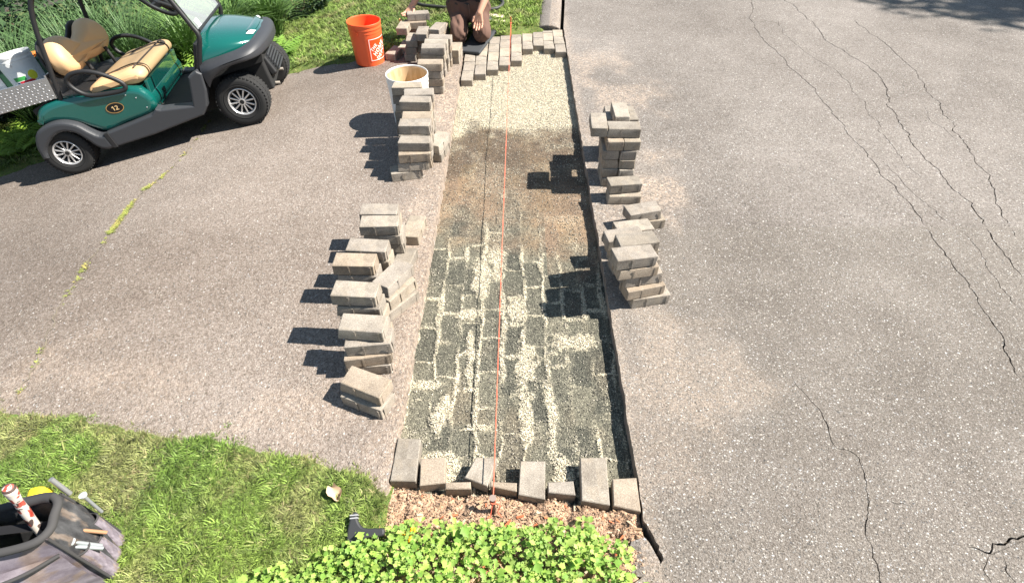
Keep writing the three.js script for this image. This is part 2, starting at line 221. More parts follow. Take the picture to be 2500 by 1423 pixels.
{
  const x0 = -0.50, x1 = 0.56, z0 = -5.92, z1 = -0.62;
  const map = canvasTex(1024, 2048, (c, w, h) => {
    const im = c.createImageData(w, h), D = im.data;
    const gw = 340, gh = 1024, M = new Float32Array(gw * gh * 4);
    for (let j = 0; j < gh; j++) for (let i = 0; i < gw; i++) { const m = bedMix(lerp(x0, x1, i / (gw - 1)), lerp(z0, z1, j / (gh - 1))); M.set([m[0], m[1], m[4], m[5]], (j * gw + i) * 4); }
    for (let j = 0; j < h; j++) for (let i = 0; i < w; i++) {
      const o = (((j / h * gh) | 0) * gw + ((i / w * gw) | 0)) * 4, pale = M[o], mid = M[o + 1], t = M[o + 2], k = (j * w + i) * 4, z = lerp(z0, z1, j / h), x = lerp(x0, x1, i / w);
      const n = vn(i * 0.33, j * 0.8), s = HT[(i * 7919 + j * 15731) & 65535], sp = (n - 0.5) * 60 + (s - 0.5) * 55;
      const chip = (smooth(0.28, 0.6, n * 0.65 + s * 0.35) * 0.75 + 0.25) * pale + (1 - pale) * smooth(0.70, 0.86, n * 0.55 + s * 0.45) * (mid > 0.5 ? 0.35 : 0.55);
      const damp = 1 - 0.32 * (1 - smooth(-3.40, -2.85, z + (fbm(x * 6, z * 6, 3) - 0.5) * 0.6)), brown = [112 * damp + sp * 0.6 + t * 8, 93 * damp + sp * 0.55 + t * 6, 77 * damp + sp * 0.5], dark = [64 + t * 34 + sp * 0.9, 64 + t * 31 + sp * 0.9, 56 + t * 26 + sp * 0.8];
      const wet = 0.80 + 0.35 * fbm(x * 6 + 9, z * 6, 3);
      const b0 = [0, 1, 2].map(q => lerp(dark[q], brown[q] * wet, clamp(mid + 0.25 * smooth(0.6, 0.8, fbm(x * 4 + 20, z * 4, 3)), 0, 1)));
      const pc = [204 + sp * 0.6, 192 + sp * 0.62, 164 + sp * 0.62];
      for (let q = 0; q < 3; q++) D[k + q] = clamp(lerp(b0[q], pc[q], clamp(chip, 0, 1)), 0, 255); D[k + 3] = 255;
    }
    c.putImageData(im, 0, 0);
  }, true, false);
  const b = gritBump.clone(); b.repeat.set(1.06 / 0.8, 5.3 / 0.8); b.needsUpdate = true;
  const g = grid(120, 520, (u, v) => { const x = lerp(x0, x1, u), z = lerp(z1, z0, v), m = bedMix(x, z), near = smooth(-0.98, -0.90, z); return [x, BED + m[3] - near * 0.04 - 0.004, z]; }, (p, u, v) => [u, v]);
  struct('trench_bed', g, new THREE.MeshStandardMaterial({ map, bumpMap: b, bumpScale: 0.004, roughness: 0.95 }));
  // loose crushed stone on the bed
  const stone = new THREE.IcosahedronGeometry(0.0034, 0); { const p = stone.attributes.position; for (let i = 0; i < p.count; i++) { const k = Math.round(p.getX(i) * 9e3) * 31 + Math.round(p.getY(i) * 9e3) * 17 + Math.round(p.getZ(i) * 9e3) * 7; const s = 0.75 + 0.5 * HT[k & 65535]; p.setXYZ(i, p.getX(i) * s * 1.15, p.getY(i) * s * 0.7, p.getZ(i) * s); } stone.computeVertexNormals(); }
  const N = 46000, im = new THREE.InstancedMesh(stone, std(lin(1, 1, 1), 0.9), N), M = new THREE.Matrix4(), Q = new THREE.Quaternion(), E = new THREE.Euler(), col = new THREE.Color(); let n = 0, tries = 0;
  while (n < N && tries++ < 400000) {
    const z = -0.98 - Math.pow(rnd(), 1.0) * 4.75, x = rr(polyX(LEFT, z) + 0.006, polyX(RIGHT, z) - 0.006), m = bedMix(x, z), far = z < -3.85;
    if (rnd() > m[0] * 0.9 + 0.16) continue;
    const s = rr(0.45, 1.05) * (far ? 1.15 : 1); Q.setFromEuler(E.set(rnd() * 6, rnd() * 6, rnd() * 6)); M.compose(V(x, BED + m[3] - 0.001, z), Q, V(s, s, s)); im.setMatrixAt(n, M);
    const t = rnd(); if (rnd() < m[0] || t > 0.85) { const k = rr(0.30, 0.66); col.setRGB(k, k * 0.91, k * 0.74); } else { const k = rr(0.08, 0.26); col.setRGB(k, k * 0.93, k * 0.78); } im.setColorAt(n, col); n++;
  }
  im.count = n; im.name = 'crushed_stone'; im.castShadow = im.receiveShadow = true; tag(im, 'pale crushed stone chips scattered over the trench bed', 'gravel', null, 'stuff'); scene.add(im);
}

// ---------------------------------------------------------------- concrete pavers
const PL = 0.203, PW = 0.101, PH = 0.0605, LV = 0.062;
const concreteTex = canvasTex(1024, 1024, (c, w, h) => { // 0.6 m square
  const im = c.createImageData(w, h), D = im.data;
  for (let j = 0; j < h; j++) for (let i = 0; i < w; i++) { const k = (j * w + i) * 4, n = (HT[(i * 7919 + j * 50021) & 65535] - 0.5) * 44 + (vn(i * 0.25, j * 0.25) - 0.5) * 40 + (fbm(i * 0.012, j * 0.012, 3) - 0.5) * 36; const st = smooth(0.54, 0.72, fbm(i * 0.006 + 70, j * 0.006, 4)) * 26, sd = smooth(0.56, 0.72, fbm(i * 0.009 + 30, j * 0.009, 4)); D[k] = lerp(168 + n - st * 0.6, 188 + n * 0.6, sd * 0.3); D[k + 1] = lerp(158 + n - st * 0.6, 172 + n * 0.6, sd * 0.3); D[k + 2] = lerp(145 + n * 0.95 - st * 0.6, 150 + n * 0.6, sd * 0.3); D[k + 3] = 255; }
  c.putImageData(im, 0, 0);
  for (let q = 0; q < 26000; q++) { const b = rnd() < 0.45 ? rr(82, 125) : rr(176, 228), r = rr(0.5, 1.9); c.fillStyle = css(b + 4, b, b - 8, 0.7); c.beginPath(); c.ellipse(rnd() * w, rnd() * h, r, r * 0.7, rnd() * 3, 0, 6.3); c.fill(); }
});
const concreteBump = (() => { const b = gritBump.clone(); b.repeat.set(1 / 0.35, 1 / 0.35); b.needsUpdate = true; return b; })();
const paverMats = [[1, 1, 1], [0.90, 0.90, 0.92], [1.0, 0.93, 0.86], [0.80, 0.80, 0.80], [1.06, 1.03, 0.98]].map(k => { const m = concreteTex.clone(); m.repeat.set(1 / 0.6, 1 / 0.6); m.needsUpdate = true; return new THREE.MeshStandardMaterial({ map: m, color: lin(0.72 * k[0], 0.72 * k[1], 0.72 * k[2]), bumpMap: concreteBump, bumpScale: 0.0007, roughness: 0.92 }); });
function roughen(geo, a) { const p = geo.attributes.position; for (let i = 0; i < p.count; i++) { const x = p.getX(i), y = p.getY(i), z = p.getZ(i), k = v => HT[(Math.round(x * 5e3) * 92821 + Math.round(y * 5e3) * 68917 + Math.round(z * 5e3) * 28411 + v * 977) & 65535] - 0.5; p.setXYZ(i, x + k(1) * a, y + k(2) * a, z + k(3) * a); } return geo; }
function paverGeo(o) { // chamfered block with spacer ribs on its sides
  const rb = roughen(new RoundedBoxGeometry(PL, PH, PW, 2, 0.0042).translate(0, PH / 2, 0), 0.0016); { const p = rb.attributes.position, cs = [0, 1, 2].map(k => [HT[o * 31 + k * 7] > 0.5 ? 1 : -1, HT[o * 17 + k * 5] > 0.35 ? 1 : 0, HT[o * 13 + k * 3] > 0.5 ? 1 : -1, 0.0015 + 0.0035 * HT[o * 11 + k]]); for (let i = 0; i < p.count; i++) for (const [sx, sy, sz, r] of cs) { const dx = p.getX(i) - sx * PL / 2, dy = p.getY(i) - sy * PH, dz = p.getZ(i) - sz * PW / 2; if (dx * dx + dy * dy + dz * dz < 0.00016) p.setXYZ(i, p.getX(i) - sx * r, p.getY(i) - (sy ? r : -r) * 0.6, p.getZ(i) - sz * r * 0.8); } } const b = toCreasedNormals(rb, 0.22), parts = [b];
  for (const s of [-1, 1]) { for (const rx of s > 0 ? [-0.022, 0.083] : [0.022, -0.083]) parts.push(new THREE.BoxGeometry(0.0075, PH - 0.009, 0.0022).translate(rx, PH / 2 - 0.003, s * (PW / 2 + 0.0008))); parts.push(new THREE.BoxGeometry(0.0022, PH - 0.009, 0.0075).translate(s * (PL / 2 + 0.0008), PH / 2 - 0.003, s * 0.030)); }
  return boxUV(merge(parts.map(g => { g = g.index ? g.toNonIndexed() : g; return g; })), 1, o * 0.137, o * 0.213);
}
const paverGeos = [0, 1, 2, 3, 4, 5, 6].map(paverGeo);
let pk = 0;
function paver(x, y, z, yawDeg, label, group, parent, scaleL = 1) {
  const k = pk++; const m = mesh('paver', paverGeos[(k * 5 + (k >> 2)) % 7], paverMats[parent ? [0, 4, 0, 1][k % 4] : [0, 1, 4, 2, 0, 3, 1, 4, 0, 2, 1][(k * 3) % 11]], parent);
  m.position.set(x, y, z); m.rotation.set(gauss() * 0.006, yawDeg * Math.PI / 180 + (k % 2 ? Math.PI : 0), gauss() * 0.005); m.scale.x = scaleL;
  if (!parent) tag(m, label, 'paver', group); return m;
}
const ORD = ['top', 'second from the top', 'third from the top', 'fourth from the top', 'fifth from the top', 'sixth from the top'];
// a pile: rows from the ground up, each [x, z, yaw]; short lists are filled up with small shifts
function pile(rows, n, where, group) {
  for (let i = 0; i < n; i++) { const r = rows[i] || rows[rows.length - 1], extra = rows[i] ? 0 : i - rows.length + 1; const o = n - 1 - i;
    paver(r[0] + (extra ? gauss() * 0.006 : 0), i * LV + ground(r[0], r[1]), r[1] + (extra ? gauss() * 0.004 : 0), r[2] + (extra ? gauss() * 2.2 : 0), `grey concrete paver, ${ORD[o]}, ${where}`, group); }
}
const LG = 'pavers piled on the cart side of the trench', RG = 'pavers piled on the cracked asphalt', WG = 'pavers in the row before the white bucket', HG = 'pavers in the heap by the kneeling person';
const pl = (k) => `${k} pile from the lawn, cart side`;
pile([[-0.615, -1.362, -22.3], [-0.618, -1.389, -22.7]], 2, pl('first'), LG);
pile([[-0.645, -1.560, 5], [-0.639, -1.563, 9.9], [-0.625, -1.577, 5.8], [-0.649, -1.607, -5]], 4, pl('second'), LG);
pile([[-0.672, -1.735, 1], [-0.680, -1.738, 3], [-0.676, -1.742, -2], [-0.685, -1.743, -3.8], [-0.695, -1.752, -3.8]], 5, pl('third'), LG);
pile([[-0.745, -2.012, 4], [-0.752, -2.016, -3], [-0.758, -2.018, -2], [-0.766, -2.021, -1.4]], 4, pl('fourth'), LG);
pile([[-0.712, -2.130, 0], [-0.720, -2.132, -2], [-0.716, -2.134, -5], [-0.724, -2.132, -3.7]], 4, pl('fifth'), LG);
pile([[-0.690, -2.335, -1], [-0.686, -2.330, 3], [-0.692, -2.332, 0], [-0.698, -2.330, 2.1]], 4, pl('sixth'), LG);
pile([[-0.712, -2.442, 1], [-0.706, -2.440, -2], [-0.715, -2.440, 2], [-0.718, -2.437, 0]], 4, pl('seventh'), LG);
[[-0.575, -1.945, 52, 0], [-0.573, -1.965, 56, 1], [-0.585, -1.990, 60, 2]].forEach(([x, z, a, l]) => paver(x, l * LV, z, a, `grey concrete paver, ${['bottom', 'middle', 'top'][l]} of the three askew pavers between piles and trench`, LG));
paver(-0.567, 0, -2.53, 84, 'single grey concrete paver beside the sixth pile, end facing the lawn', LG);
paver(-0.588, 0, -2.24, 80, 'single grey concrete paver tucked beside the fifth pile', LG);
// the long row that ends at the white bucket
const wl = k => `${k} pile of the row before the white bucket`;
pile([[-0.695, -3.144, 12.8], [-0.645, -3.158, 7.6], [-0.628, -3.157, 6.4], [-0.623, -3.192, 0]], 4, wl('first'), WG);
pile([[-0.640, -3.292, 2], [-0.634, -3.292, -2], [-0.630, -3.295, 1], [-0.632, -3.292, 1], [-0.626, -3.294, 0]], 5, wl('second'), WG);
pile([[-0.645, -3.398, 2], [-0.635, -3.400, -2], [-0.632, -3.398, 1], [-0.630, -3.398, 0], [-0.627, -3.398, -0.5]], 5, wl('third'), WG);
pile([[-0.655, -3.502, 0], [-0.650, -3.502, 1], [-0.644, -3.505, -1], [-0.646, -3.502, 1], [-0.64, -3.502, 1], [-0.641, -3.502, -1.7]], 6, wl('fourth'), WG);
pile([[-0.650, -3.610, 0], [-0.646, -3.610, 1], [-0.640, -3.612, -1], [-0.644, -3.610, 2], [-0.64, -3.612, 1], [-0.636, -3.610, 2.5]], 6, wl('fifth'), WG);
pile([[-0.735, -3.722, 1], [-0.730, -3.722, -1], [-0.732, -3.722, 0], [-0.726, -3.722, 2], [-0.73, -3.722, 0], [-0.727, -3.722, 1.8]], 6, wl('sixth'), WG);
[[-0.508, -3.42, 78, 0], [-0.506, -3.425, 72, 1]].forEach(([x, z, a, l]) => paver(x, l * LV, z, a, `grey concrete paver, ${l ? 'upper' : 'lower'} of the pair beside the row before the white bucket`, WG));
// right of the trench
const rl = k => `${k} pile from the leafy plants, cracked asphalt side`;
pile([[0.690, -1.993, 11.1], [0.652, -1.994, 15.2], [0.639, -2.016, 13.6], [0.598, -2.001, 11.2], [0.583, -2.002, 10]], 5, rl('first'), RG);
pile([[0.670, -2.118, 12], [0.650, -2.122, 13], [0.640, -2.122, 12], [0.622, -2.118, 11], [0.612, -2.112, 11]], 5, rl('second'), RG);
pile([[0.632, -2.232, 10], [0.618, -2.232, 12], [0.600, -2.228, 12], [0.575, -2.226, 12.3]], 4, rl('third'), RG);
pile([[0.700, -2.372, 9], [0.680, -2.372, 12], [0.656, -2.372, 10.6]], 3, rl('fourth'), RG);
pile([[0.790, -2.622, 9], [0.761, -2.619, 14.5]], 2, rl('fifth'), RG);
pile([[0.693, -2.874, 0], [0.694, -2.905, 6.6]], 2, rl('sixth'), RG);
[[0.622, -3.130], [0.726, -3.124]].forEach(([x, z], c) => { for (let i = 0; i < 5; i++) paver(x + [0.004, 0.002, 0.0, -0.006, 0.013][i] + gauss() * 0.003, i * LV, z + gauss() * 0.006 - 0.004 * i, 90 + gauss() * 1.6, `grey concrete paver, ${ORD[4 - i]}, ${c ? 'outer' : 'trench-side'} column of tall double stack`, RG); });
paver(0.688, 5 * LV, -3.138, -2.6, 'grey concrete paver laid crosswise on the tall double stack', RG);
paver(0.542, 5 * LV, -3.200, 88, 'grey concrete paver overhanging the trench side of the tall double stack', RG);
[[0.665, -3.432], [0.770, -3.428]].forEach(([x, z], c) => { for (let i = 0; i < 5; i++) paver(x + gauss() * 0.004, i * LV, z + gauss() * 0.006, 90 + gauss() * 2, `grey concrete paver, ${ORD[4 - i]}, ${c ? 'outer' : 'trench-side'} column behind the tall double stack`, RG); });
paver(0.70, 5 * LV, -3.345, 90, 'grey concrete paver bridging the two tall double stacks', RG);
// heap beside the kneeling person
const hl = (k) => `grey paver ${k}, in the heap by the person`;
for (let i = 0; i < 4; i++) paver(-0.662 + gauss() * 0.005, i * LV, -4.432 + gauss() * 0.004, -2 + gauss() * 2, `grey concrete paver, ${ORD[3 - i]}, front pile of the heap`, HG);
for (let j = 0; j < 3; j++) for (let i = 0; i < 4; i++) paver(-0.672 + j * 0.018 + gauss() * 0.005, i * LV, -4.765 - j * 0.106, -4 + gauss() * 2, `grey concrete paver, ${ORD[3 - i]}, ${['first', 'second', 'third'][j]} pile behind the heap's front pile`, HG);
for (let i = 0; i < 2; i++) paver(-0.515, i * LV, -5.10 + i * 0.01, 84, hl(i ? 'on top of the short pair' : 'at the bottom of the short pair'), HG);
for (let i = 0; i < 3; i++) { paver(-0.925 + i * 0.012, i * LV, -5.15, 92 + gauss() * 3, `grey concrete paver, ${ORD[2 - i]}, end-on outer column of the heap`, HG); paver(-0.815 + i * 0.006, i * LV, -5.20, 88 + gauss() * 3, `grey concrete paver, ${ORD[2 - i]}, end-on inner column of the heap`, HG); }
paver(-0.800, 3 * LV, -5.13, 90, hl('bridging the end-on columns'), HG);
paver(-0.895, 3 * LV, -5.375, 8, hl('lying under the crosswise one'), HG); for (let i = 0; i < 3; i++) paver(-0.900, i * LV, -5.39, 4 + gauss() * 4, hl(['at the bottom', 'second from the bottom', 'third from the bottom'][i] + ' of the rear pile'), HG);
paver(-0.868, 4 * LV, -5.415, 11.2, hl('laid crosswise on the rear pile, topmost'), HG); paver(-0.985, 3 * LV, -5.27, 86, hl('poking out beside the topmost one'), HG);
for (let i = 0; i < 3; i++) { paver(-0.690, i * LV, -5.20, 84, hl(['lowest', 'middle', 'upper'][i] + ' of the three turned lengthwise'), HG); paver(-0.668, i * LV, -5.42, 80, hl(['lowest', 'middle', 'upper'][i] + ' of the three farthest lengthwise ones'), HG); }
paver(-0.678, 3 * LV, -5.24, 76, hl('tilted across the lengthwise ones'), HG);
paver(-1.085, ground(-1.085, -5.19), -5.19, 76, 'single grey concrete paver on the ground between orange bucket and heap', HG);
paver(-1.0, ground(-1.0, -5.33), -5.33, 84, 'second grey concrete paver on the ground behind the heap', HG);

// pavers already laid at the far end: nine running courses
{
  const w = new THREE.Group(); w.name = 'paver_walk'; w.userData = { kind: 'structure', label: 'nine courses of grey pavers laid at the far end of the trench' }; scene.add(w);
  const ends = [-4.634, -4.763, -4.855, -4.956, -5.06, -5.336, -5.427, -5.352, -5.263], xs = [-0.388, -0.282, -0.173, -0.067, 0.042, 0.151, 0.256, 0.357, 0.459], stop = [-5.56, -5.62, -5.66, -5.69, -5.72, -5.75, -5.79, -5.82, -5.85];
  ends.forEach((z0, i) => { let z = z0; while (z - stop[i] > 0.02) { const L = Math.min(PL, z - stop[i]); paver(xs[i] + gauss() * 0.0012, -PH + 0.004 + gauss() * 0.0012, z - L / 2, 90 + gauss() * 0.5, '', '', w, (L - 0.0025) / PL); z -= L + 0.002; } });
}
// the row of whole and cut pavers at the near end
const FR = [
  [[-0.467, -1.192], [-0.372, -1.186], [-0.371, -1.004], [-0.470, -1.006], 'whole grey paver at the lawn end of the near row'],
  [[-0.363, -1.103], [-0.264, -1.108], [-0.258, -1.001], [-0.355, -0.991], 'square-cut grey paver second from the lawn in the near row'],
  [[-0.256, -0.999], [-0.159, -1.001], [-0.156, -0.972], [-0.254, -0.972], 'narrow cut strip of paver beside the square-cut one'],
  [[-0.143, -1.103], [-0.059, -1.100], [-0.094, -0.984], [-0.183, -1.019], 'diagonally cut grey paver in the near row beside the string'],
  [[-0.083, -1.004], [0.018, -0.999], [0.018, -0.964], [-0.082, -0.985], 'thin wedge-cut paver under the string at the stake'],
  [[0.033, -1.089], [0.132, -1.089], [0.124, -0.934], [0.024, -0.953], 'long grey paver with slanted cut beside the wedge-cut one'],
  [[0.137, -1.004], [0.236, -1.009], [0.240, -0.953], [0.138, -0.964], 'short cut paver with chipped face in the near row'],
  [[0.270, -1.100], [0.374, -1.102], [0.364, -0.909], [0.261, -0.927], 'longest grey paver of the near row, second from cracked asphalt'],
  [[0.387, -1.014], [0.480, -1.019], [0.476, -0.887], [0.378, -0.910], 'grey paver with slanted cut against the cracked asphalt edge'],
];
FR.forEach(([a, b, c, d, label], i) => {
  const cx = (a[0] + b[0] + c[0] + d[0]) / 4, cz = (a[1] + b[1] + c[1] + d[1]) / 4, s = new THREE.Shape([a, b, c, d].map(p => new THREE.Vector2(p[0] - cx, -(p[1] - cz))));
  let g = new THREE.ExtrudeGeometry(s, { depth: PH - 0.006, bevelEnabled: true, bevelSize: 0.003, bevelThickness: 0.003, bevelOffset: -0.003, bevelSegments: 1 }).rotateX(-Math.PI / 2);
  g = boxUV(g, 1, i * 0.17, i * 0.29); const m = mesh('paver', g, paverMats[[3, 2, 2, 0, 2, 0, 1, 0, 2][i]]); m.position.set(cx, -PH + 0.006 + [0, -0.004, 0.002, 0.004, 0.001, 0, -0.003, 0.004, 0.001][i], cz); m.rotation.x = [0, 0.03, 0, 0.02, 0.03, 0.02, 0.05, 0.01, 0.03][i]; tag(m, label, 'paver', 'pavers of the near row');
});
// ---------------------------------------------------------------- soil, lawns, planting
const NEARLAWN = [[-3.4, -1.50], [-2.7, -1.42], [-2.21, -1.36], [-2.07, -1.31], [-1.9, -1.29], [-1.7, -1.25], [-1.52, -1.21], [-1.34, -1.19], [-1.19, -1.20], [-1.07, -1.14], [-0.89, -1.10], [-0.72, -1.05], [-0.58, -1.01], [-0.51, -0.985], [-0.46, -0.90], [-0.47, -0.83], [-0.52, -0.72], [-0.60, -0.5], [-0.6, -0.2], [-3.4, -0.2]];
const FARLAWN = [[0.30, -5.86], [0.05, -5.77], [-0.20, -5.69], [-0.48, -5.56], [-0.8, -5.47], [-1.08, -5.30], [-1.444, -5.16], [-1.893, -5.18], [-2.14, -5.08], [-2.91, -4.62], [-3.53, -4.20], [-3.88, -3.99], [-4.12, -3.82], [-5.2, -3.1], [-9, -2.0], [-12, -14], [0.6, -14], [0.52, -8], [0.40, -6.9]];
const turfTex = (g1, g2) => canvasTex(512, 512, (c, w, h) => { c.fillStyle = g1; c.fillRect(0, 0, w, h); for (let q = 0; q < 9000; q++) { const t = rnd(); c.strokeStyle = t < 0.5 ? css(rr(40, 70), rr(58, 92), rr(22, 36), 0.8) : t < 0.85 ? css(rr(78, 110), rr(110, 140), rr(36, 58), 0.7) : css(rr(120, 150), rr(100, 125), rr(66, 85), 0.7); c.lineWidth = rr(1, 2.5); const x = rnd() * w, y = rnd() * h, a = rnd() * 6.3; c.beginPath(); c.moveTo(x, y); c.lineTo(x + Math.cos(a) * 12, y + Math.sin(a) * 12); c.stroke(); } });
function turf(name, poly, lift, n, label) { // a skin of turf that swells a little above the drive, with a ragged border
  const s = new THREE.Shape(poly.map(p => new THREE.Vector2(p[0], -p[1]))), xs = poly.map(p => p[0]), zs = poly.map(p => p[1]), x0 = Math.min(...xs), x1 = Math.max(...xs), z0 = Math.min(...zs), z1 = Math.max(...zs);
  const P = [], I = [], U = [], nx = n, nz = n, id = [];
  const edge = (x, z) => { let d = 9; for (let i = 0, j = poly.length - 1; i < poly.length; j = i++) { const [ax, az] = poly[j], [bx, bz] = poly[i], ex = bx - ax, ez = bz - az, t = clamp(((x - ax) * ex + (z - az) * ez) / (ex * ex + ez * ez), 0, 1); d = Math.min(d, Math.hypot(x - ax - ex * t, z - az - ez * t)); } return inPoly(x, z, poly) ? d : -d; };
  for (let j = 0; j <= nz; j++) for (let i = 0; i <= nx; i++) { const x = lerp(x0, x1, i / nx), z = lerp(z0, z1, j / nz), d = edge(x, z) + (fbm(x * 12, z * 12, 3) - 0.5) * 0.10; P.push(x, ground(x, z) + (d < -0.1 ? -0.25 : clamp(d * 0.8, -0.05, lift)) + (d > 0 ? fbm(x * 6, z * 6, 3) * lift * 0.5 : 0), z); U.push(x / 0.5, z / 0.5); }
  for (let j = 0; j < nz; j++) for (let i = 0; i < nx; i++) { const a = j * (nx + 1) + i; I.push(a, a + nx + 1, a + nx + 2, a, a + nx + 2, a + 1); }
  const g = new THREE.BufferGeometry(); g.setAttribute('position', new THREE.Float32BufferAttribute(P, 3)); g.setAttribute('uv', new THREE.Float32BufferAttribute(U, 2)); g.setIndex(I); g.computeVertexNormals();
  struct(name, g, new THREE.MeshStandardMaterial({ map: turfTex('#5a6232'), roughness: 1 }), label);
  return edge;
}
const edgeNear = turf('lawn', NEARLAWN, 0.022, 150, 'near lawn beside the trench');
const edgeFar = turf('lawn', FARLAWN, 0.03, 150, 'far lawn beyond the cart and bucket');
function bladeGeo(n, h, w, spread, lean) { // a tuft of narrow curved blades
  const P = [], I = [];
  for (let k = 0; k < n; k++) {
    const a = rnd() * 6.29, r = rnd() * spread, bx = Math.cos(a) * r, bz = Math.sin(a) * r, ha = h * rr(0.55, 1.1), l = ha * lean * rr(0.3, 1.2), d = a + rr(-0.9, 0.9), px = -Math.sin(d) * w / 2, pz = Math.cos(d) * w / 2, o = P.length / 3;
    for (const [t, s] of [[0, 1], [0.55, 0.8]]) { const cx = bx + Math.cos(d) * l * t * t, cz = bz + Math.sin(d) * l * t * t, y = ha * (t - 0.12 * t * t * lean); P.push(cx - px * s, y, cz - pz * s, cx + px * s, y, cz + pz * s); }
    P.push(bx + Math.cos(d) * l, ha * (1 - 0.22 * lean), bz + Math.sin(d) * l); I.push(o, o + 1, o + 3, o, o + 3, o + 2, o + 2, o + 3, o + 4);
  }
  const g = new THREE.BufferGeometry(); g.setAttribute('position', new THREE.Float32BufferAttribute(P, 3)); g.setIndex(I); g.computeVertexNormals(); return g;
}
const leafMat = (c, rough = 0.62, tr = 0.28) => phys(c, rough, { transmission: 0, side: THREE.DoubleSide, specularIntensity: 0.5, ...(tr ? { transmission: tr, thickness: 0 } : {}) });
function scatter(name, geo, mat, n, place, label, category) { // countless copies as one object
  const im = new THREE.InstancedMesh(geo, mat, n), M = new THREE.Matrix4(), Q = new THREE.Quaternion(), E = new THREE.Euler(); let k = 0, tries = 0;
  while (k < n && tries++ < n * 12) { const r = place(); if (!r) continue; Q.setFromEuler(E.set(r.rx || 0, r.ry ?? rnd() * 6.29, r.rz || 0)); M.compose(V(...r.p), Q, r.s.isVector3 ? r.s : V(r.s, r.s, r.s)); im.setMatrixAt(k, M); if (r.c) im.setColorAt(k, r.c); k++; }
  im.count = k; im.castShadow = im.receiveShadow = true; im.name = numbered(name); tag(im, label, category, null, 'stuff'); scene.add(im); return im;
}
const grassCol = (x, z, f) => { const t = fbm(x * f, z * f, 3), u = rnd(), dry = smooth(0.56, 0.72, fbm(x * 4 + 31, z * 4, 3)) * 0.5 + (u > 0.93 ? 0.6 : 0), k = rr(0.30, 1.25) * (0.72 + 0.5 * fbm(x * 22, z * 22, 2)); return lin(lerp(lerp(0.17, 0.31, t), 0.46, dry) * k, lerp(lerp(0.29, 0.42, t), 0.40, dry) * k, lerp(lerp(0.055, 0.085, t), 0.20, dry) * k); };
{
  const g = bladeGeo(7, 0.036, 0.0042, 0.017, 1.3);
  scatter('grass', g, leafMat(lin(1, 1, 1), 0.6, 0.25), 27000, () => { const x = rr(-2.35, -0.44), z = rr(-1.46, -0.42); if (x < -1.72 + (z + 0.64) * 0.95 - 0.12 - 0.0 && z > -1.2 && x < -2.0) return null; const d = edgeNear(x, z) + (fbm(x * 12, z * 12, 3) - 0.5) * 0.10; if (d < -0.03 || rnd() > smooth(-0.03, 0.04, d) * 0.94 + 0.06) return null; return { p: [x, ground(x, z) + clamp(d * 0.8, 0, 0.022) + (d > 0 ? fbm(x * 6, z * 6, 3) * 0.011 : 0) - 0.003, z], s: rr(0.5, 1.15) * (0.62 + 0.42 * smooth(0.35, 0.7, fbm(x * 16, z * 16, 2))) * (0.6 + 0.4 * smooth(0, 0.06, d)), rx: gauss() * 0.25, rz: gauss() * 0.25, c: grassCol(x, z, 3) }; }, 'short mown grass of the near lawn', 'grass');
  const g2 = bladeGeo(9, 0.060, 0.0065, 0.035, 1.0);
  scatter('grass', g2, leafMat(lin(1, 1, 1), 0.6, 0.25), 36000, () => { const z = -3.2 - Math.pow(rnd(), 1.0) * 5.2, x = rr(-6.5, 0.5); const d = edgeFar(x, z) + (fbm(x * 12, z * 12, 3) - 0.5) * 0.10; if (d < -0.01 || rnd() > smooth(-0.03, 0.08, d) * 0.85 + 0.15) return null; const b = smooth(0.35, 0.7, fbm(x * 0.8 + 5, z * 0.8, 3)), c = grassCol(x, z, 1.5); return { p: [x, ground(x, z) + clamp(d * 0.8, 0, 0.03) + (d > 0 ? fbm(x * 6, z * 6, 3) * 0.015 : 0) - 0.004, z], s: rr(0.5, 1.1) * (0.6 + 0.4 * smooth(0, 0.1, d)), rx: gauss() * 0.2, rz: gauss() * 0.2, c: c.multiplyScalar(0.85 + 0.35 * b) }; }, 'bright mown grass of the far lawn', 'grass');
}
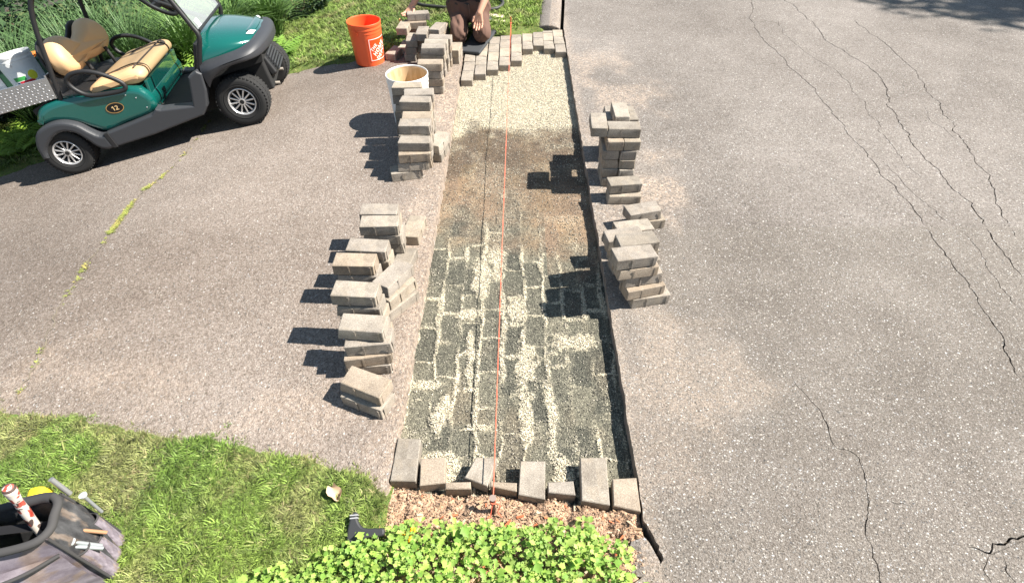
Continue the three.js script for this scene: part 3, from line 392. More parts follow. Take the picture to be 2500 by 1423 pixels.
// loose reddish soil between the near row and the leafy plants
const SOIL = [[-0.56, -1.00], [-0.47, -1.00], [-0.36, -0.985], [-0.2, -0.965], [-0.05, -0.965], [0.1, -0.94], [0.2, -0.945], [0.3, -0.91], [0.40, -0.90], [0.47, -0.88], [0.475, -0.80], [0.46, -0.5], [-0.9, -0.4], [-0.75, -0.66], [-0.52, -0.82]];
{
  const H = (x, z) => -0.028 + (fbm(x * 14, z * 14, 4) - 0.5) * 0.055 + (fbm(x * 45, z * 45, 2) - 0.5) * 0.018 - 0.015 * smooth(-0.90, -0.99, z) * (x > -0.47 ? 1 : 0) + 0.02 * smooth(-0.85, -0.7, z);
  const map = canvasTex(1024, 512, (c, w, h) => { const im = c.createImageData(w, h), D = im.data; for (let j = 0; j < h; j++) for (let i = 0; i < w; i++) { const k = (j * w + i) * 4, n = (vn(i * 0.2, j * 0.2) - 0.5) * 60 + (HT[(i * 7919 + j * 3571) & 65535] - 0.5) * 50, t = fbm(i * 0.02, j * 0.02, 4); D[k] = lerp(140, 190, t) + n; D[k + 1] = lerp(112, 158, t) + n * 0.9; D[k + 2] = lerp(90, 130, t) + n * 0.8; D[k + 3] = 255; } c.putImageData(im, 0, 0); }, true, false);
  const g = grid(190, 80, (u, v) => { const x = lerp(-0.95, 0.475, u), z = lerp(-0.40, -1.015, v); return [x, inPoly(x, z, SOIL) || z > -0.9 && x > -0.45 ? H(x, z) : -0.09, z]; });
  struct('soil', g, new THREE.MeshStandardMaterial({ map, roughness: 1 }), 'loose reddish brown soil in front of the near row of pavers');
  const clod = new THREE.IcosahedronGeometry(0.006, 1); { const p = clod.attributes.position; for (let i = 0; i < p.count; i++) { const k = HT[(Math.round(p.getX(i) * 2e4) * 31 + Math.round(p.getY(i) * 2e4) * 17 + Math.round(p.getZ(i) * 2e4) * 7) & 65535]; p.setXYZ(i, p.getX(i) * (0.7 + 0.6 * k), p.getY(i) * (0.6 + 0.5 * k), p.getZ(i) * (0.7 + 0.6 * k)); } clod.computeVertexNormals(); }
  scatter('soil_crumbs', clod, std(lin(1, 1, 1), 1), 9500, () => { const x = rr(-0.62, 0.475), z = rr(-1.02, -0.66); if (!inPoly(x, z, SOIL)) return null; const t = rnd(), k = rr(0.55, 1.15); return { p: [x, H(x, z) + 0.002, z], s: rr(0.15, 0.5) * (rnd() < 0.05 ? 2.4 : 1), rx: rnd() * 6, c: t < 0.72 ? lin(0.36 * k, 0.245 * k, 0.165 * k) : t < 0.9 ? lin(0.46 * k, 0.34 * k, 0.25 * k) : lin(0.10 * k, 0.06 * k, 0.04 * k) }; }, 'crumbs of reddish soil in front of the near row', 'soil');
  const sliver = new THREE.BoxGeometry(0.022, 0.0025, 0.006);
  scatter('wood_mulch', sliver, std(lin(1, 1, 1), 0.9), 170, () => { const x = rr(-0.6, 0.46), z = rr(-0.99, -0.68); if (!inPoly(x, z, SOIL)) return null; const t = rnd(); return { p: [x, H(x, z) + 0.006, z], s: rr(0.5, 1.4), rx: gauss() * 0.6, rz: gauss() * 0.6, c: t < 0.3 ? lin(0.55, 0.16, 0.07) : t < 0.7 ? lin(0.33, 0.22, 0.13) : lin(0.50, 0.40, 0.28) }; }, 'slivers of orange and brown mulch on the soil', 'mulch');
}
// leafy ground cover in the foreground
const COVER = [[-0.92, -0.60], [-0.82, -0.66], [-0.69, -0.69], [-0.56, -0.76], [-0.44, -0.79], [-0.36, -0.83], [-0.25, -0.83], [-0.14, -0.85], [-0.05, -0.80], [0.03, -0.80], [0.11, -0.82], [0.2, -0.82], [0.27, -0.85], [0.31, -0.77], [0.39, -0.74], [0.44, -0.67], [0.46, -0.5], [0.42, -0.2], [-0.9, -0.2]];
{
  const leaf = (() => { // a small lobed leaf folded along its midrib
    const half = [[0, 0], [0.25, 0.10], [0.34, 0.27], [0.52, 0.24], [0.66, 0.40], [0.80, 0.22], [1, 0]], P = [], I = [];
    half.forEach(([t, w]) => { const y = -0.10 * t * t + 0.02; P.push(t, y, 0, t - 0.06 * w, y + w * 0.38, w, t - 0.06 * w, y + w * 0.38, -w); });
    for (let i = 0; i < half.length - 1; i++) { const a = i * 3, b = a + 3; I.push(a, b, b + 1, a, b + 1, a + 1, a, a + 2, b + 2, a, b + 2, b); }
    const g = new THREE.BufferGeometry(); g.setAttribute('position', new THREE.Float32BufferAttribute(P, 3)); g.setIndex(I); g.computeVertexNormals(); return g;
  })();
  const t = thing('ground_cover', 'low bright green leafy plants at the near end of the trench', 'plants');
  const mats = [lin(0.27, 0.43, 0.07), lin(0.35, 0.50, 0.095), lin(0.20, 0.36, 0.06), lin(0.42, 0.55, 0.13)].map(c => leafMat(c, 0.55, 0.30));
  const sprigs = []; let tries = 0;
  while (sprigs.length < 1150 && tries++ < 16000) { const x = rr(-0.95, 0.47), z = rr(-0.88, -0.30); if (!inPoly(x + gauss() * 0.012, z + gauss() * 0.012, COVER)) continue; const d = Math.max(0, Math.min(1, (z + 0.86) / 0.2)); sprigs.push([x, z, 0.025 + 0.075 * smooth(0, 0.8, d) * (0.4 + 1.0 * fbm(x * 9, z * 9, 2)) + rr(0, 0.03)]); }
  const list = []; // leaves in whorls up each sprig
  sprigs.forEach(([x, z, h]) => { const n = 4 + (rnd() * 4 | 0), lx = gauss() * 0.18, lz = gauss() * 0.18; for (let k = 0; k < n; k++) { const f = 0.35 + 0.65 * k / n, a = k * 2.4 + rnd(); list.push([x + lx * h * f + Math.cos(a) * 0.003, h * f, z + lz * h * f + Math.sin(a) * 0.003, a, rr(-0.15, 0.75) - 0.5 * (1 - f), rr(0.012, 0.030) * (k === n - 1 ? 0.7 : 1) * (rnd() < 0.12 ? 1.5 : 1)]); } });
  const mk = (L, o) => { o.position.set(L[0], L[1], L[2]); o.rotation.set(gauss() * 0.3, -L[3], L[4], 'YXZ'); o.scale.set(L[5], L[5], L[5] * rr(0.9, 1.25)); };
  list.sort((a, b) => b[1] + b[5] * 2 - a[1] - a[5] * 2);
  const vis = list.filter(L => L[2] < -0.62 && L[5] > 0.017).slice(0, 290); const set = new Set(vis);
  vis.forEach((L, i) => { const m = mesh('leaf', leaf, mats[i % 4], t); mk(L, m); });
  const rest = list.filter(L => !set.has(L)), im = new THREE.InstancedMesh(leaf, leafMat(lin(1, 1, 1), 0.55, 0.30), rest.length), o = new THREE.Object3D();
  rest.forEach((L, i) => { mk(L, o); o.updateMatrix(); im.setMatrixAt(i, o.matrix); const k = rr(0.7, 1.15), q = rnd(); im.setColorAt(i, lin((0.19 + 0.20 * q) * k, (0.35 + 0.17 * q) * k, (0.06 + 0.06 * q) * k)); });
  im.name = 'foliage'; im.userData.kind = 'stuff'; im.castShadow = im.receiveShadow = true; t.add(im);
  const stems = sprigs.filter((s, i) => i % 2).map(([x, z, h]) => bar([x, -0.04, z], [x + gauss() * 0.01, h * 0.95, z + gauss() * 0.01], 0.0011, 4)); const sm = mesh('stems', merge(stems), std(lin(0.12, 0.16, 0.05), 0.8), t); sm.userData.kind = 'stuff';
  const fl = merge([0, 1, 2, 3, 4].map(a => new THREE.SphereGeometry(0.007, 8, 5).scale(1, 0.25, 0.7).translate(0.007, 0, 0).rotateY(a * 1.256)));
  [[-0.375, 0.035, -0.792], [-0.35, 0.04, -0.80], [-0.36, 0.03, -0.775]].forEach(p => { const m = mesh('flower', fl, std(lin(0.75, 0.38, 0.01), 0.7), t); m.position.set(...p); m.rotation.set(0.5, 1, 0); tag(m, 'small yellow flower'); });
}
// weeds in the long seam of the left driveway
const SEAMLINE = [[-2.50, -4.25], [-2.48, -4.11], [-2.43, -3.7], [-2.42, -3.32], [-2.47, -3.12], [-2.41, -2.61], [-2.37, -2.3], [-2.3, -1.95], [-2.2, -1.6], [-2.14, -1.37]];
{
  const c = new THREE.CatmullRomCurve3(SEAMLINE.map(p => V(p[0], 0, p[1]))), P = c.getSpacedPoints(240);
  const g = grid(240, 2, (u, v) => { const p = P[Math.round(u * 240)], w = 0.0012 + 0.004 * Math.pow(vn(u * 60, 5), 2), x = p.x + (vn(u * 90, 1) - 0.5) * 0.03 + (v - 0.5) * 2 * w; return [x, ground(x, p.z) + 0.005, p.z]; });
  struct('seam_earth', g, std(lin(0.20, 0.17, 0.12), 1));
  const tuft = bladeGeo(9, 0.016, 0.005, 0.012, 2.0);
  scatter('seam_weeds', tuft, leafMat(lin(1, 1, 1), 0.6, 0.2), 260, () => { const u = rnd(), p = c.getPointAt(u), dens = u < 0.14 ? 0.22 : u < 0.30 ? 0.05 : u < 0.37 ? 0.25 : u < 0.58 ? 1.0 : u < 0.72 ? 0.25 : 0.07; if (rnd() > dens * smooth(0.2, 0.6, vn(u * 40, 9))) return null; const x = p.x + gauss() * 0.018, z = p.z + gauss() * 0.01, k = rr(0.7, 1.2), d = rnd(); return { p: [x, ground(x, z) + 0.002, z], s: rr(0.3, 0.85), c: d < 0.7 ? lin(0.30 * k, 0.34 * k, 0.08 * k) : lin(0.42 * k, 0.36 * k, 0.12 * k) }; }, 'yellow green weeds growing in the driveway seam', 'weeds');
}
// planting beyond the cart
function clumpMesh(blades, opt) { // long arching blades as real strips
  const P = [], I = [];
  for (let k = 0; k < blades; k++) {
    const a = rnd() * 6.29, L = opt.len * rr(0.6, 1.1), out = opt.out * rr(0.25, 1.1), w = opt.w * rr(0.7, 1.2), r0 = opt.base * Math.sqrt(rnd()), n = 6, o = P.length / 3, b = rnd() * 6.29, bx = Math.cos(b) * r0, bz = Math.sin(b) * r0;
    for (let i = 0; i <= n; i++) { const t = i / n, y = L * (t - opt.droop * t * t * t * rr(0.95, 1.05)), d = out * t * t + 0.1 * out * t, s = w * (1 - Math.pow(t, 2.2)) * 0.5 + 0.0004; P.push(bx + Math.cos(a) * d - Math.sin(a) * s, y, bz + Math.sin(a) * d + Math.cos(a) * s, bx + Math.cos(a) * d + Math.sin(a) * s, y + s * 0.4, bz + Math.sin(a) * d - Math.cos(a) * s); if (i < n) { const q = o + i * 2; I.push(q, q + 1, q + 3, q, q + 3, q + 2); } }
  }
  const g = new THREE.BufferGeometry(); g.setAttribute('position', new THREE.Float32BufferAttribute(P, 3)); g.setIndex(I); g.computeVertexNormals(); return g;
}
function frondMesh(fronds, len) { // fern fronds with paired leaflets
  const P = [], I = [];
  for (let k = 0; k < fronds; k++) {
    const a = rnd() * 6.29, L = len * rr(0.7, 1.15), out = L * rr(0.35, 0.95), ca = Math.cos(a), sa = Math.sin(a), bx = gauss() * 0.06, bz = gauss() * 0.06, N = 13;
    for (let i = 1; i <= N; i++) { const t = i / N, d = out * t * (0.5 + 0.5 * t), y = L * (0.95 * t - 0.5 * t * t), w = L * 0.24 * Math.sin(Math.PI * Math.min(1, t * 0.9 + 0.12)) * rr(0.8, 1.1), th = L * 0.032;
      for (const s of [-1, 1]) { const o = P.length / 3, ex = ca * (d + w * 0.45) - sa * s * w, ez = sa * (d + w * 0.45) + ca * s * w; P.push(bx + ca * (d - th), y, bz + sa * (d - th), bx + ca * (d + th), y + 0.002, bz + sa * (d + th), bx + ex, y - w * 0.25, bz + ez); I.push(o, o + 1, o + 2); } }
  }
  const g = new THREE.BufferGeometry(); g.setAttribute('position', new THREE.Float32BufferAttribute(P, 3)); g.setIndex(I); g.computeVertexNormals(); return g;
}
function shrubMesh(n, rx, ry, leafL) { // leaves through the outer part of a lumpy crown
  const P = [], I = [];
  for (let k = 0; k < n; k++) {
    const u = rnd() * 2 - 1, a = rnd() * 6.29, s = Math.sqrt(1 - u * u), R = (0.55 + 0.45 * Math.pow(rnd(), 0.5)) * (0.75 + 0.5 * vn(a * 1.6 + 7, u * 3 + 5)), x = Math.cos(a) * s * rx * R, y = Math.max(0.02, (u * 0.9 + 0.9) * ry * 0.55 * R + 0.02), z = Math.sin(a) * s * rx * R;
    const d = V(gauss(), gauss() * 0.6 + 0.1, gauss()).normalize(), e = V(-d.z, gauss() * 0.6, d.x).normalize(), L = leafL * rr(0.6, 1.2), o = P.length / 3, w = L * 0.30;
    P.push(x, y, z, x + d.x * L * 0.5 + e.x * w, y + d.y * L * 0.5 + e.y * w, z + d.z * L * 0.5 + e.z * w, x + d.x * L, y + d.y * L, z + d.z * L, x + d.x * L * 0.5 - e.x * w, y + d.y * L * 0.5 - e.y * w, z + d.z * L * 0.5 - e.z * w); I.push(o, o + 1, o + 2, o, o + 2, o + 3);
  }
  const g = new THREE.BufferGeometry(); g.setAttribute('position', new THREE.Float32BufferAttribute(P, 3)); g.setIndex(I); g.computeVertexNormals(); return g;
}
{
  const gm = [lin(0.10, 0.18, 0.065), lin(0.15, 0.26, 0.07), lin(0.075, 0.14, 0.05)].map(c => leafMat(c, 0.5, 0.25));
  const tall = [clumpMesh(420, { len: 0.95, out: 0.55, w: 0.013, base: 0.10, droop: 0.22 }), clumpMesh(380, { len: 0.80, out: 0.5, w: 0.018, base: 0.10, droop: 0.3 })];
  [[-4.35, -4.75, 1.0, 0, 0], [-4.75, -4.35, 0.95, 0, 2], [-4.15, -5.25, 1.05, 0, 0], [-3.75, -5.55, 0.95, 0, 0], [-4.75, -5.2, 1.1, 0, 2], [-3.35, -5.85, 1.0, 1, 1], [-3.0, -6.15, 1.0, 1, 1], [-2.7, -6.5, 0.95, 1, 1], [-5.2, -4.6, 1.1, 0, 2], [-3.7, -6.3, 1.1, 1, 1], [-4.3, -5.95, 1.15, 0, 0], [-3.2, -6.8, 1.1, 1, 1]].forEach(([x, z, s, k, m], i) => {
    const t = thing('ornamental_grass', k ? 'clump of broad bright ornamental grass behind the cart seats' : 'tall clump of fine grey green ornamental grass behind the cart bed', 'ornamental grass', k ? 'broad ornamental grasses behind the cart' : 'fine ornamental grasses behind the cart'); t.position.set(x, ground(x, z), z); t.rotation.y = i * 1.7; t.scale.setScalar(s); mesh('blades', tall[k], gm[m], t);
    mesh('crown', new THREE.ConeGeometry(0.09, 0.10, 10).translate(0, 0.03, 0), std(lin(0.16, 0.13, 0.07), 1), t);
  });
  const fm = [lin(0.22, 0.36, 0.05), lin(0.28, 0.42, 0.06), lin(0.17, 0.31, 0.045)].map(c => leafMat(c, 0.6, 0.3)), fern = [frondMesh(46, 0.34), frondMesh(40, 0.30)];
  [[-2.95, -4.95], [-2.70, -5.15], [-3.15, -5.2], [-2.85, -5.45], [-2.55, -5.45], [-3.3, -4.8], [-2.45, -5.75], [-3.45, -5.1], [-2.65, -5.8], [-3.05, -5.65], [-3.6, -4.75], [-2.3, -5.55]].forEach(([x, z], i) => { const t = thing('fern', 'bright yellow green fern between the cart and the lawn', 'fern', 'ferns beyond the cart seats'); t.position.set(x, ground(x, z), z); t.rotation.y = i * 2.1; t.scale.setScalar(1 + 0.2 * Math.sin(i * 3)); mesh('fronds', fern[i % 2], fm[i % 3], t); });
  [[-4.2, -4.2], [-4.45, -4.0], [-4.05, -4.45], [-4.7, -3.95], [-4.35, -4.45]].forEach(([x, z], i) => { const t = thing('fern', 'bright yellow green fern under the tail of the cart bed', 'fern', 'ferns under the cart bed'); t.position.set(x, ground(x, z), z); t.rotation.y = i * 2.7; mesh('fronds', fern[i % 2], fm[i % 3], t); });
  const sm = [lin(0.045, 0.085, 0.035), lin(0.06, 0.11, 0.04)].map(c => leafMat(c, 0.5, 0.2)), sh = shrubMesh(2600, 0.55, 0.9, 0.07);
  [[-5.3, -5.4, 1.1], [-5.0, -6.1, 1.2], [-5.7, -4.8, 1.1], [-4.3, -6.8, 1.2], [-3.6, -7.3, 1.2], [-2.7, -7.5, 1.0], [-5.6, -6.2, 1.5]].forEach(([x, z, s], i) => { const t = thing('shrub', 'dark green leafy shrub behind the ornamental grasses', 'shrub', 'dark shrubs behind the grasses'); t.position.set(x, ground(x, z), z); t.rotation.y = i * 1.3; t.scale.setScalar(s); mesh('foliage', sh, sm[i % 2], t); for (let k = 0; k < 4; k++) mesh('stem', bar([0, -0.02, 0], [Math.cos(k * 1.6) * 0.22, 0.55, Math.sin(k * 1.6) * 0.22], 0.018, 6, 0.008), std(lin(0.09, 0.06, 0.04), 1), t); });
}
{ // the tree outside the frame whose crown shades the far corner of the drive
  const t = thing('shade_tree', 'broad leafy tree right of the drive that shades its far corner', 'tree'); t.position.set(14.4, 0, -8.45);
  mesh('trunk', merge(bar([0, -0.2, 0], [0.1, 6.4, 0.1], 0.28, 12, 0.16), bar([0.1, 6.4, 0.1], [-0.9, 8.4, 0.5], 0.11, 8, 0.04), bar([0.1, 6.4, 0.1], [1.0, 8.6, -0.3], 0.11, 8, 0.04), bar([0.1, 6.4, 0.1], [0.1, 9.0, -0.8], 0.10, 8, 0.04)), std(lin(0.10, 0.075, 0.055), 1), t);
  const cr = mesh('crown', shrubMesh(30000, 2.7, 3.2, 0.17), leafMat(lin(0.06, 0.12, 0.035), 0.5, 0.25), t); cr.position.y = 6.4;
}
// ---------------------------------------------------------------- the utility cart
const C = (x, y, z) => [x * 0.78, y * 0.6909, z * 0.95], C2 = pts => pts.map(p => [p[0] * 0.78, p[1] * 0.6909]);
{
  const cart = thing('golf_cart', 'dark green two seat golf cart with tan seats and metal cargo bed', 'golf cart');
  cart.position.set(-3.3623, -0.3187, -4.1064); cart.rotation.set(0, 0, 0);
  { const m = new THREE.Matrix4().makeRotationY(0.2698).multiply(new THREE.Matrix4().makeRotationZ(0.1571)).multiply(new THREE.Matrix4().makeRotationX(-0.1047)); cart.quaternion.setFromRotationMatrix(m); }
  const scuff = canvasTex(512, 512, (c, w, h) => { c.fillStyle = '#808080'; c.fillRect(0, 0, w, h); for (let i = 0; i < 900; i++) { const v = rr(90, 190); c.fillStyle = css(v, v, v, 0.25); c.beginPath(); c.ellipse(rnd() * w, rnd() * h, rr(2, 26), rr(1, 8), rnd() * 3, 0, 6.3); c.fill(); } }, false);
  const green = phys(lin(0.004, 0.098, 0.082), 0.30, { clearcoat: 1, clearcoatRoughness: 0.06, metalness: 0.15, roughnessMap: scuff });
  const grey = std(lin(0.035, 0.037, 0.042), 0.52), black = std(lin(0.012, 0.012, 0.013), 0.55), rubber = std(lin(0.016, 0.016, 0.016), 0.85), tan = phys(lin(0.62, 0.40, 0.21), 0.55, { sheen: 0.2, sheenRoughness: 0.6 }), seam = std(lin(0.07, 0.05, 0.04), 0.8);
  const alu = std(lin(0.62, 0.62, 0.63), 0.28, { metalness: 0.9 }), silver = std(lin(0.66, 0.66, 0.66), 0.30, { metalness: 0.75 }), matMat = std(lin(0.040, 0.038, 0.037), 0.9), dark = std(lin(0.008, 0.008, 0.008), 0.9);
  // rear body
  const zn = 0.50 * 0.95;
  const bodyPts = spline2(C2([[-0.11, 0.56], [-0.06, 0.67], [0.02, 0.725], [0.15, 0.75], [0.41, 0.735], [0.70, 0.715], [0.80, 0.70], [0.88, 0.65], [0.93, 0.54], [0.915, 0.45], [0.84, 0.39], [0.60, 0.36], [0.40, 0.33], [0.30, 0.40], [0.2, 0.49], [0.05, 0.545], [-0.05, 0.545]]), 90);
  const body = mesh('body', extrudeXY(bodyPts, -zn - 0.02, zn + 0.02, 0.045, 5), green, cart);
  const rearDeck = extrudeXY(C2([[-0.10, 0.70], [0.05, 0.755], [0.34, 0.765], [0.52, 0.745], [0.52, 0.70], [-0.10, 0.64]]), -0.44, 0.44, 0.01); mesh('rear_deck', rearDeck, black, cart);
  // number on the side
  const plateTex = canvasTex(256, 160, (c, w, h) => { c.fillStyle = '#5a4524'; c.fillRect(0, 0, w, h); c.fillStyle = '#b08a52'; c.beginPath(); c.ellipse(w / 2, h / 2, 126, 78, 0, 0, 6.3); c.fill(); c.fillStyle = '#0c0b0a'; c.beginPath(); c.ellipse(w / 2, h / 2, 117, 70, 0, 0, 6.3); c.fill(); c.fillStyle = '#d8b883'; c.font = 'bold 92px sans-serif'; c.textAlign = 'center'; c.textBaseline = 'middle'; c.fillText('12', w / 2, h / 2 + 4); }, true, false);
  const plate = new THREE.CircleGeometry(1, 40).scale(0.062, 0.037, 1); const pm = mesh('number_badge', plate, new THREE.MeshStandardMaterial({ map: plateTex, roughness: 0.4 }), cart); pm.position.set(...C(0.585, 0.545, 0)); pm.position.z = zn + 0.0235; tag(pm, 'oval black badge with gold number 12');
  for (const [x, y] of [[0.80, 0.585], [0.84, 0.47], [0.73, 0.635]]) { const s = mesh('screw', new THREE.SphereGeometry(0.005, 8, 6).scale(1, 1, 0.4), silver, cart); s.position.set(...C(x, y, 0)); s.position.z = zn + 0.021; }
  // fenders, sills
  for (const s of [1, -1]) {
    const zz = (a, b) => s > 0 ? [a, b] : [-b, -a];
    const fpts = [...spline2(C2([[-0.225, 0.25], [-0.20, 0.40], [-0.12, 0.525], [-0.02, 0.565], [0.09, 0.572], [0.17, 0.545], [0.24, 0.49], [0.29, 0.41], [0.345, 0.345], [0.40, 0.335]]), 26, false), ...spline2(C2([[0.41, 0.19], [0.33, 0.185], [0.265, 0.24], [0.225, 0.33], [0.175, 0.42], [0.105, 0.462], [0.03, 0.46], [-0.07, 0.405], [-0.145, 0.33], [-0.175, 0.25]]), 26, false)];
    const f = mesh('fender', extrudeXY(fpts, ...zz(0.40, 0.555), 0.022, 3), grey, cart);
    mesh('sill', extrudeXY(C2([[0.40, 0.345], [0.60, 0.37], [0.86, 0.405], [0.92, 0.45], [0.96, 0.43], [1.24, 0.385], [1.285, 0.52], [1.33, 0.66], [1.42, 0.70], [1.46, 0.66], [1.425, 0.5], [1.36, 0.34], [1.29, 0.265], [0.8, 0.205], [0.40, 0.185]]), ...zz(0.43, 0.548), 0.014, 3), grey, cart);
    if (s > 0) { mesh('sill_clip', extrudeXY(C2([[0.385, 0.345], [0.425, 0.35], [0.435, 0.185], [0.395, 0.185]]), 0.535, 0.556, 0.003), black, cart); }
  }
  // floor, kick panel, underbody
  mesh('floor_mat', new RoundedBoxGeometry(0.36, 0.016, 0.86, 2, 0.006).translate(1.08 * 0.78, 0.385 * 0.69, 0), matMat, cart);
  mesh('kick_panel', extrudeXY(C2([[1.24, 0.37], [1.31, 0.37], [1.55, 0.90], [1.48, 0.92]]), -0.45, 0.45, 0.01), black, cart);
  mesh('pedal', new RoundedBoxGeometry(0.02, 0.06, 0.10, 2, 0.006).rotateZ(0.5).translate(...C(1.22, 0.47, -0.2)), silver, cart);
  mesh('underbody', extrudeXY(C2([[-0.05, 0.20], [-0.05, 0.5], [0.35, 0.50], [0.45, 0.30], [1.25, 0.30], [1.45, 0.62], [1.95, 0.62], [1.95, 0.26], [1.2, 0.20]]), -0.34, 0.34, 0.01), dark, cart);
  mesh('front_seat_panel', extrudeXY(C2([[0.86, 0.40], [0.89, 0.40], [0.945, 0.70], [0.915, 0.70]]), -0.44, 0.44, 0.006), green, cart);
  // seat
  const seatP = spline2(C2([[0.47, 0.70], [0.44, 0.745], [0.50, 0.79], [0.70, 0.815], [0.86, 0.835], [0.945, 0.80], [0.95, 0.74], [0.90, 0.70], [0.7, 0.695]]), 60);
  const seat = mesh('seat_cushion', extrudeXY(seatP, -0.47, 0.47, 0.055, 6), tan, cart);
  mesh('piping', merge(tube([C(0.885, 0.842, 0.44), C(0.888, 0.846, 0.25), C(0.888, 0.846, -0.25), C(0.885, 0.842, -0.44)], 0.0045, 30, 6), ...[0.31, -0.31].map(z => tube([C(0.47, 0.785, z), C(0.60, 0.812, z), C(0.88, 0.842, z), C(0.948, 0.80, z * 1.02), C(0.955, 0.74, z * 1.02)], 0.0045, 30, 6))), seam, seat);
  // two-lobed backrest
  { const lobe = spline2([[-0.43, 0.665], [-0.455, 0.74], [-0.42, 0.82], [-0.33, 0.872], [-0.22, 0.868], [-0.11, 0.822], [0, 0.80], [0.11, 0.822], [0.22, 0.868], [0.33, 0.872], [0.42, 0.82], [0.455, 0.74], [0.43, 0.665], [0.36, 0.628], [0.15, 0.625], [0, 0.635], [-0.15, 0.625], [-0.36, 0.628]], 110);
    const g = extrudeXY(lobe, -0.055, 0.055, 0.05, 7); { const p = g.attributes.position; for (let i = 0; i < p.count; i++) { const x = p.getX(i), y = p.getY(i); p.setZ(i, p.getZ(i) - 0.035 * Math.exp(-(x * x) / 0.012) * (p.getZ(i) > 0 ? 1 : 0) + 0.02 * Math.sin((y - 0.63) / 0.24 * Math.PI) * (p.getZ(i) > 0 ? 1 : 0)); } g.computeVertexNormals(); }
    g.rotateY(Math.PI / 2).rotateZ(0.10); const b = mesh('backrest', toCreasedNormals(mergeVertices(g.deleteAttribute('uv'), 1e-4), 0.9), tan, cart); b.position.set(0.43 * 0.78, -0.005, 0);
    mesh('backrest_shell', extrudeXY(lobe.map(([x, y]) => [x * 1.012, 0.75 + (y - 0.75) * 1.02]), -0.012, 0.004, 0.004, 2).rotateY(Math.PI / 2).rotateZ(0.10).translate(0.43 * 0.78 - 0.062, -0.005, 0), black, cart);
    for (const s of [-1, 1]) mesh('backrest_bracket', bar(C(0.46, 0.74, s * 0.22), C(0.44, 0.95, s * 0.22), 0.014), black, cart); }
  // armrests, posts, canopy
  for (const s of [1, -1]) {
    mesh('armrest', tube([C(0.365, 0.90, s * 0.53), C(0.42, 0.945, s * 0.535), C(0.53, 0.945, s * 0.535), C(0.65, 0.885, s * 0.535), C(0.775, 0.745, s * 0.53), C(0.77, 0.70, s * 0.53), C(0.60, 0.695, s * 0.53), C(0.44, 0.735, s * 0.53), C(0.37, 0.83, s * 0.53)], 0.0155, 70, 10, true), black, cart);
    mesh('canopy_post', tube([C(0.20, 0.74, s * 0.49), C(0.27, 1.0, s * 0.49), C(s > 0 ? 0.46 : 0.42, 1.58, s * 0.47), C(0.66, 1.76, s * 0.45)], 0.0165, 24, 8), black, cart);
    mesh('windshield_post', tube([C(1.42, 0.66, s * 0.50), C(1.52, 0.86, s * 0.51), C(1.575, 0.99, s * 0.51), C(1.555, 1.08, s * 0.50), C(1.49, 1.33, s * 0.48), C(1.40, 1.72, s * 0.46)], 0.017, 40, 8), black, cart);
  }
  mesh('canopy', new RoundedBoxGeometry(0.54, 0.035, 1.0, 3, 0.015).translate(...C(1.02, 1.76, 0)), std(lin(0.62, 0.60, 0.54), 0.5), cart);
  // windshield
  { const A = C(1.585, 1.02, 0.47), B = C(1.585, 1.02, -0.47), D = C(1.42, 1.70, -0.44), E = C(1.42, 1.70, 0.44);
    const g = grid(2, 2, (u, v) => [0, 1, 2].map(k => lerp(lerp(A[k], B[k], u), lerp(E[k], D[k], u), v))); mesh('windshield', g, phys(lin(0.80, 0.86, 0.88), 0.26, { transmission: 0.74, thickness: 0, ior: 1.45, specularIntensity: 1 }), cart);
    const q = (u, v) => [0, 1, 2].map(k => lerp(lerp(A[k], B[k], u), lerp(E[k], D[k], u), v) + (k === 0 ? 0.004 : 0)); const st = grid(1, 1, (u, v) => q(0.05 + u * 0.10, 0.03 + v * 0.10)); mesh('sticker', st, std(lin(0.8, 0.8, 0.8), 0.6), cart);
    mesh('windshield_trim', bar(A, B, 0.010), black, cart); }
  // hood: cross sections swept from the dash to the nose
  const hoodAt = (u, v) => { // u rear->front, v near side->far side
    const a = (v - 0.5) * Math.PI, x0 = lerp(1.455, 1.985, u), w = lerp(0.495, 0.37, Math.pow(u, 2.2)), base = lerp(0.70, 0.735, smooth(0, 0.6, u)), top = lerp(0.985, 0.83, Math.pow(u, 1.35)), ex = 0.62;
    const sn = Math.sign(Math.sin(a)) * Math.pow(Math.abs(Math.sin(a)), ex), cs = Math.pow(Math.max(0, Math.cos(a)), ex), y = base + (top - base) * cs; const round = (1 - Math.pow(Math.abs(sn), 2.6)) * 0.10 * u;
    return C(x0 + (y - 0.70) * 0.30 * (1 - u) + round - 0.06 * u * u, y, -sn * w); };
  const hood = mesh('hood', mergeVertices(merge(grid(40, 56, hoodAt), grid(10, 56, (u, v) => { const p = hoodAt(1, v), c = C(2.0, 0.74, 0); return [lerp(p[0], c[0], u * 0.5) + 0.012 * Math.sin(u * 1.57), lerp(p[1], c[1], u), lerp(p[2], c[2], u * 0.3)]; })), 1e-4), green, cart); hood.geometry.computeVertexNormals();
  mesh('hood_step', grid(8, 20, (u, v) => { const a = (v - 0.5) * 0.62, p = hoodAt(0.80 + u * 0.14, 0.5 + a * 0.5); return [p[0] + 0.004, p[1] + 0.007 * Math.sin(u * Math.PI) + 0.003, p[2]]; }), green, cart);
  for (const s of [-1, 1]) { const hl = mesh('headlight', grid(6, 6, (u, v) => { const p = hoodAt(0.84 + u * 0.13, 0.5 + s * (0.135 + v * 0.09)); const b = Math.sin(u * Math.PI) * Math.sin(v * Math.PI) * 0.012; return [p[0] + 0.004 + b * 0.5, p[1] + 0.004 + b, p[2]]; }), phys(lin(0.75, 0.80, 0.80), 0.10, { clearcoat: 1 }), cart); }
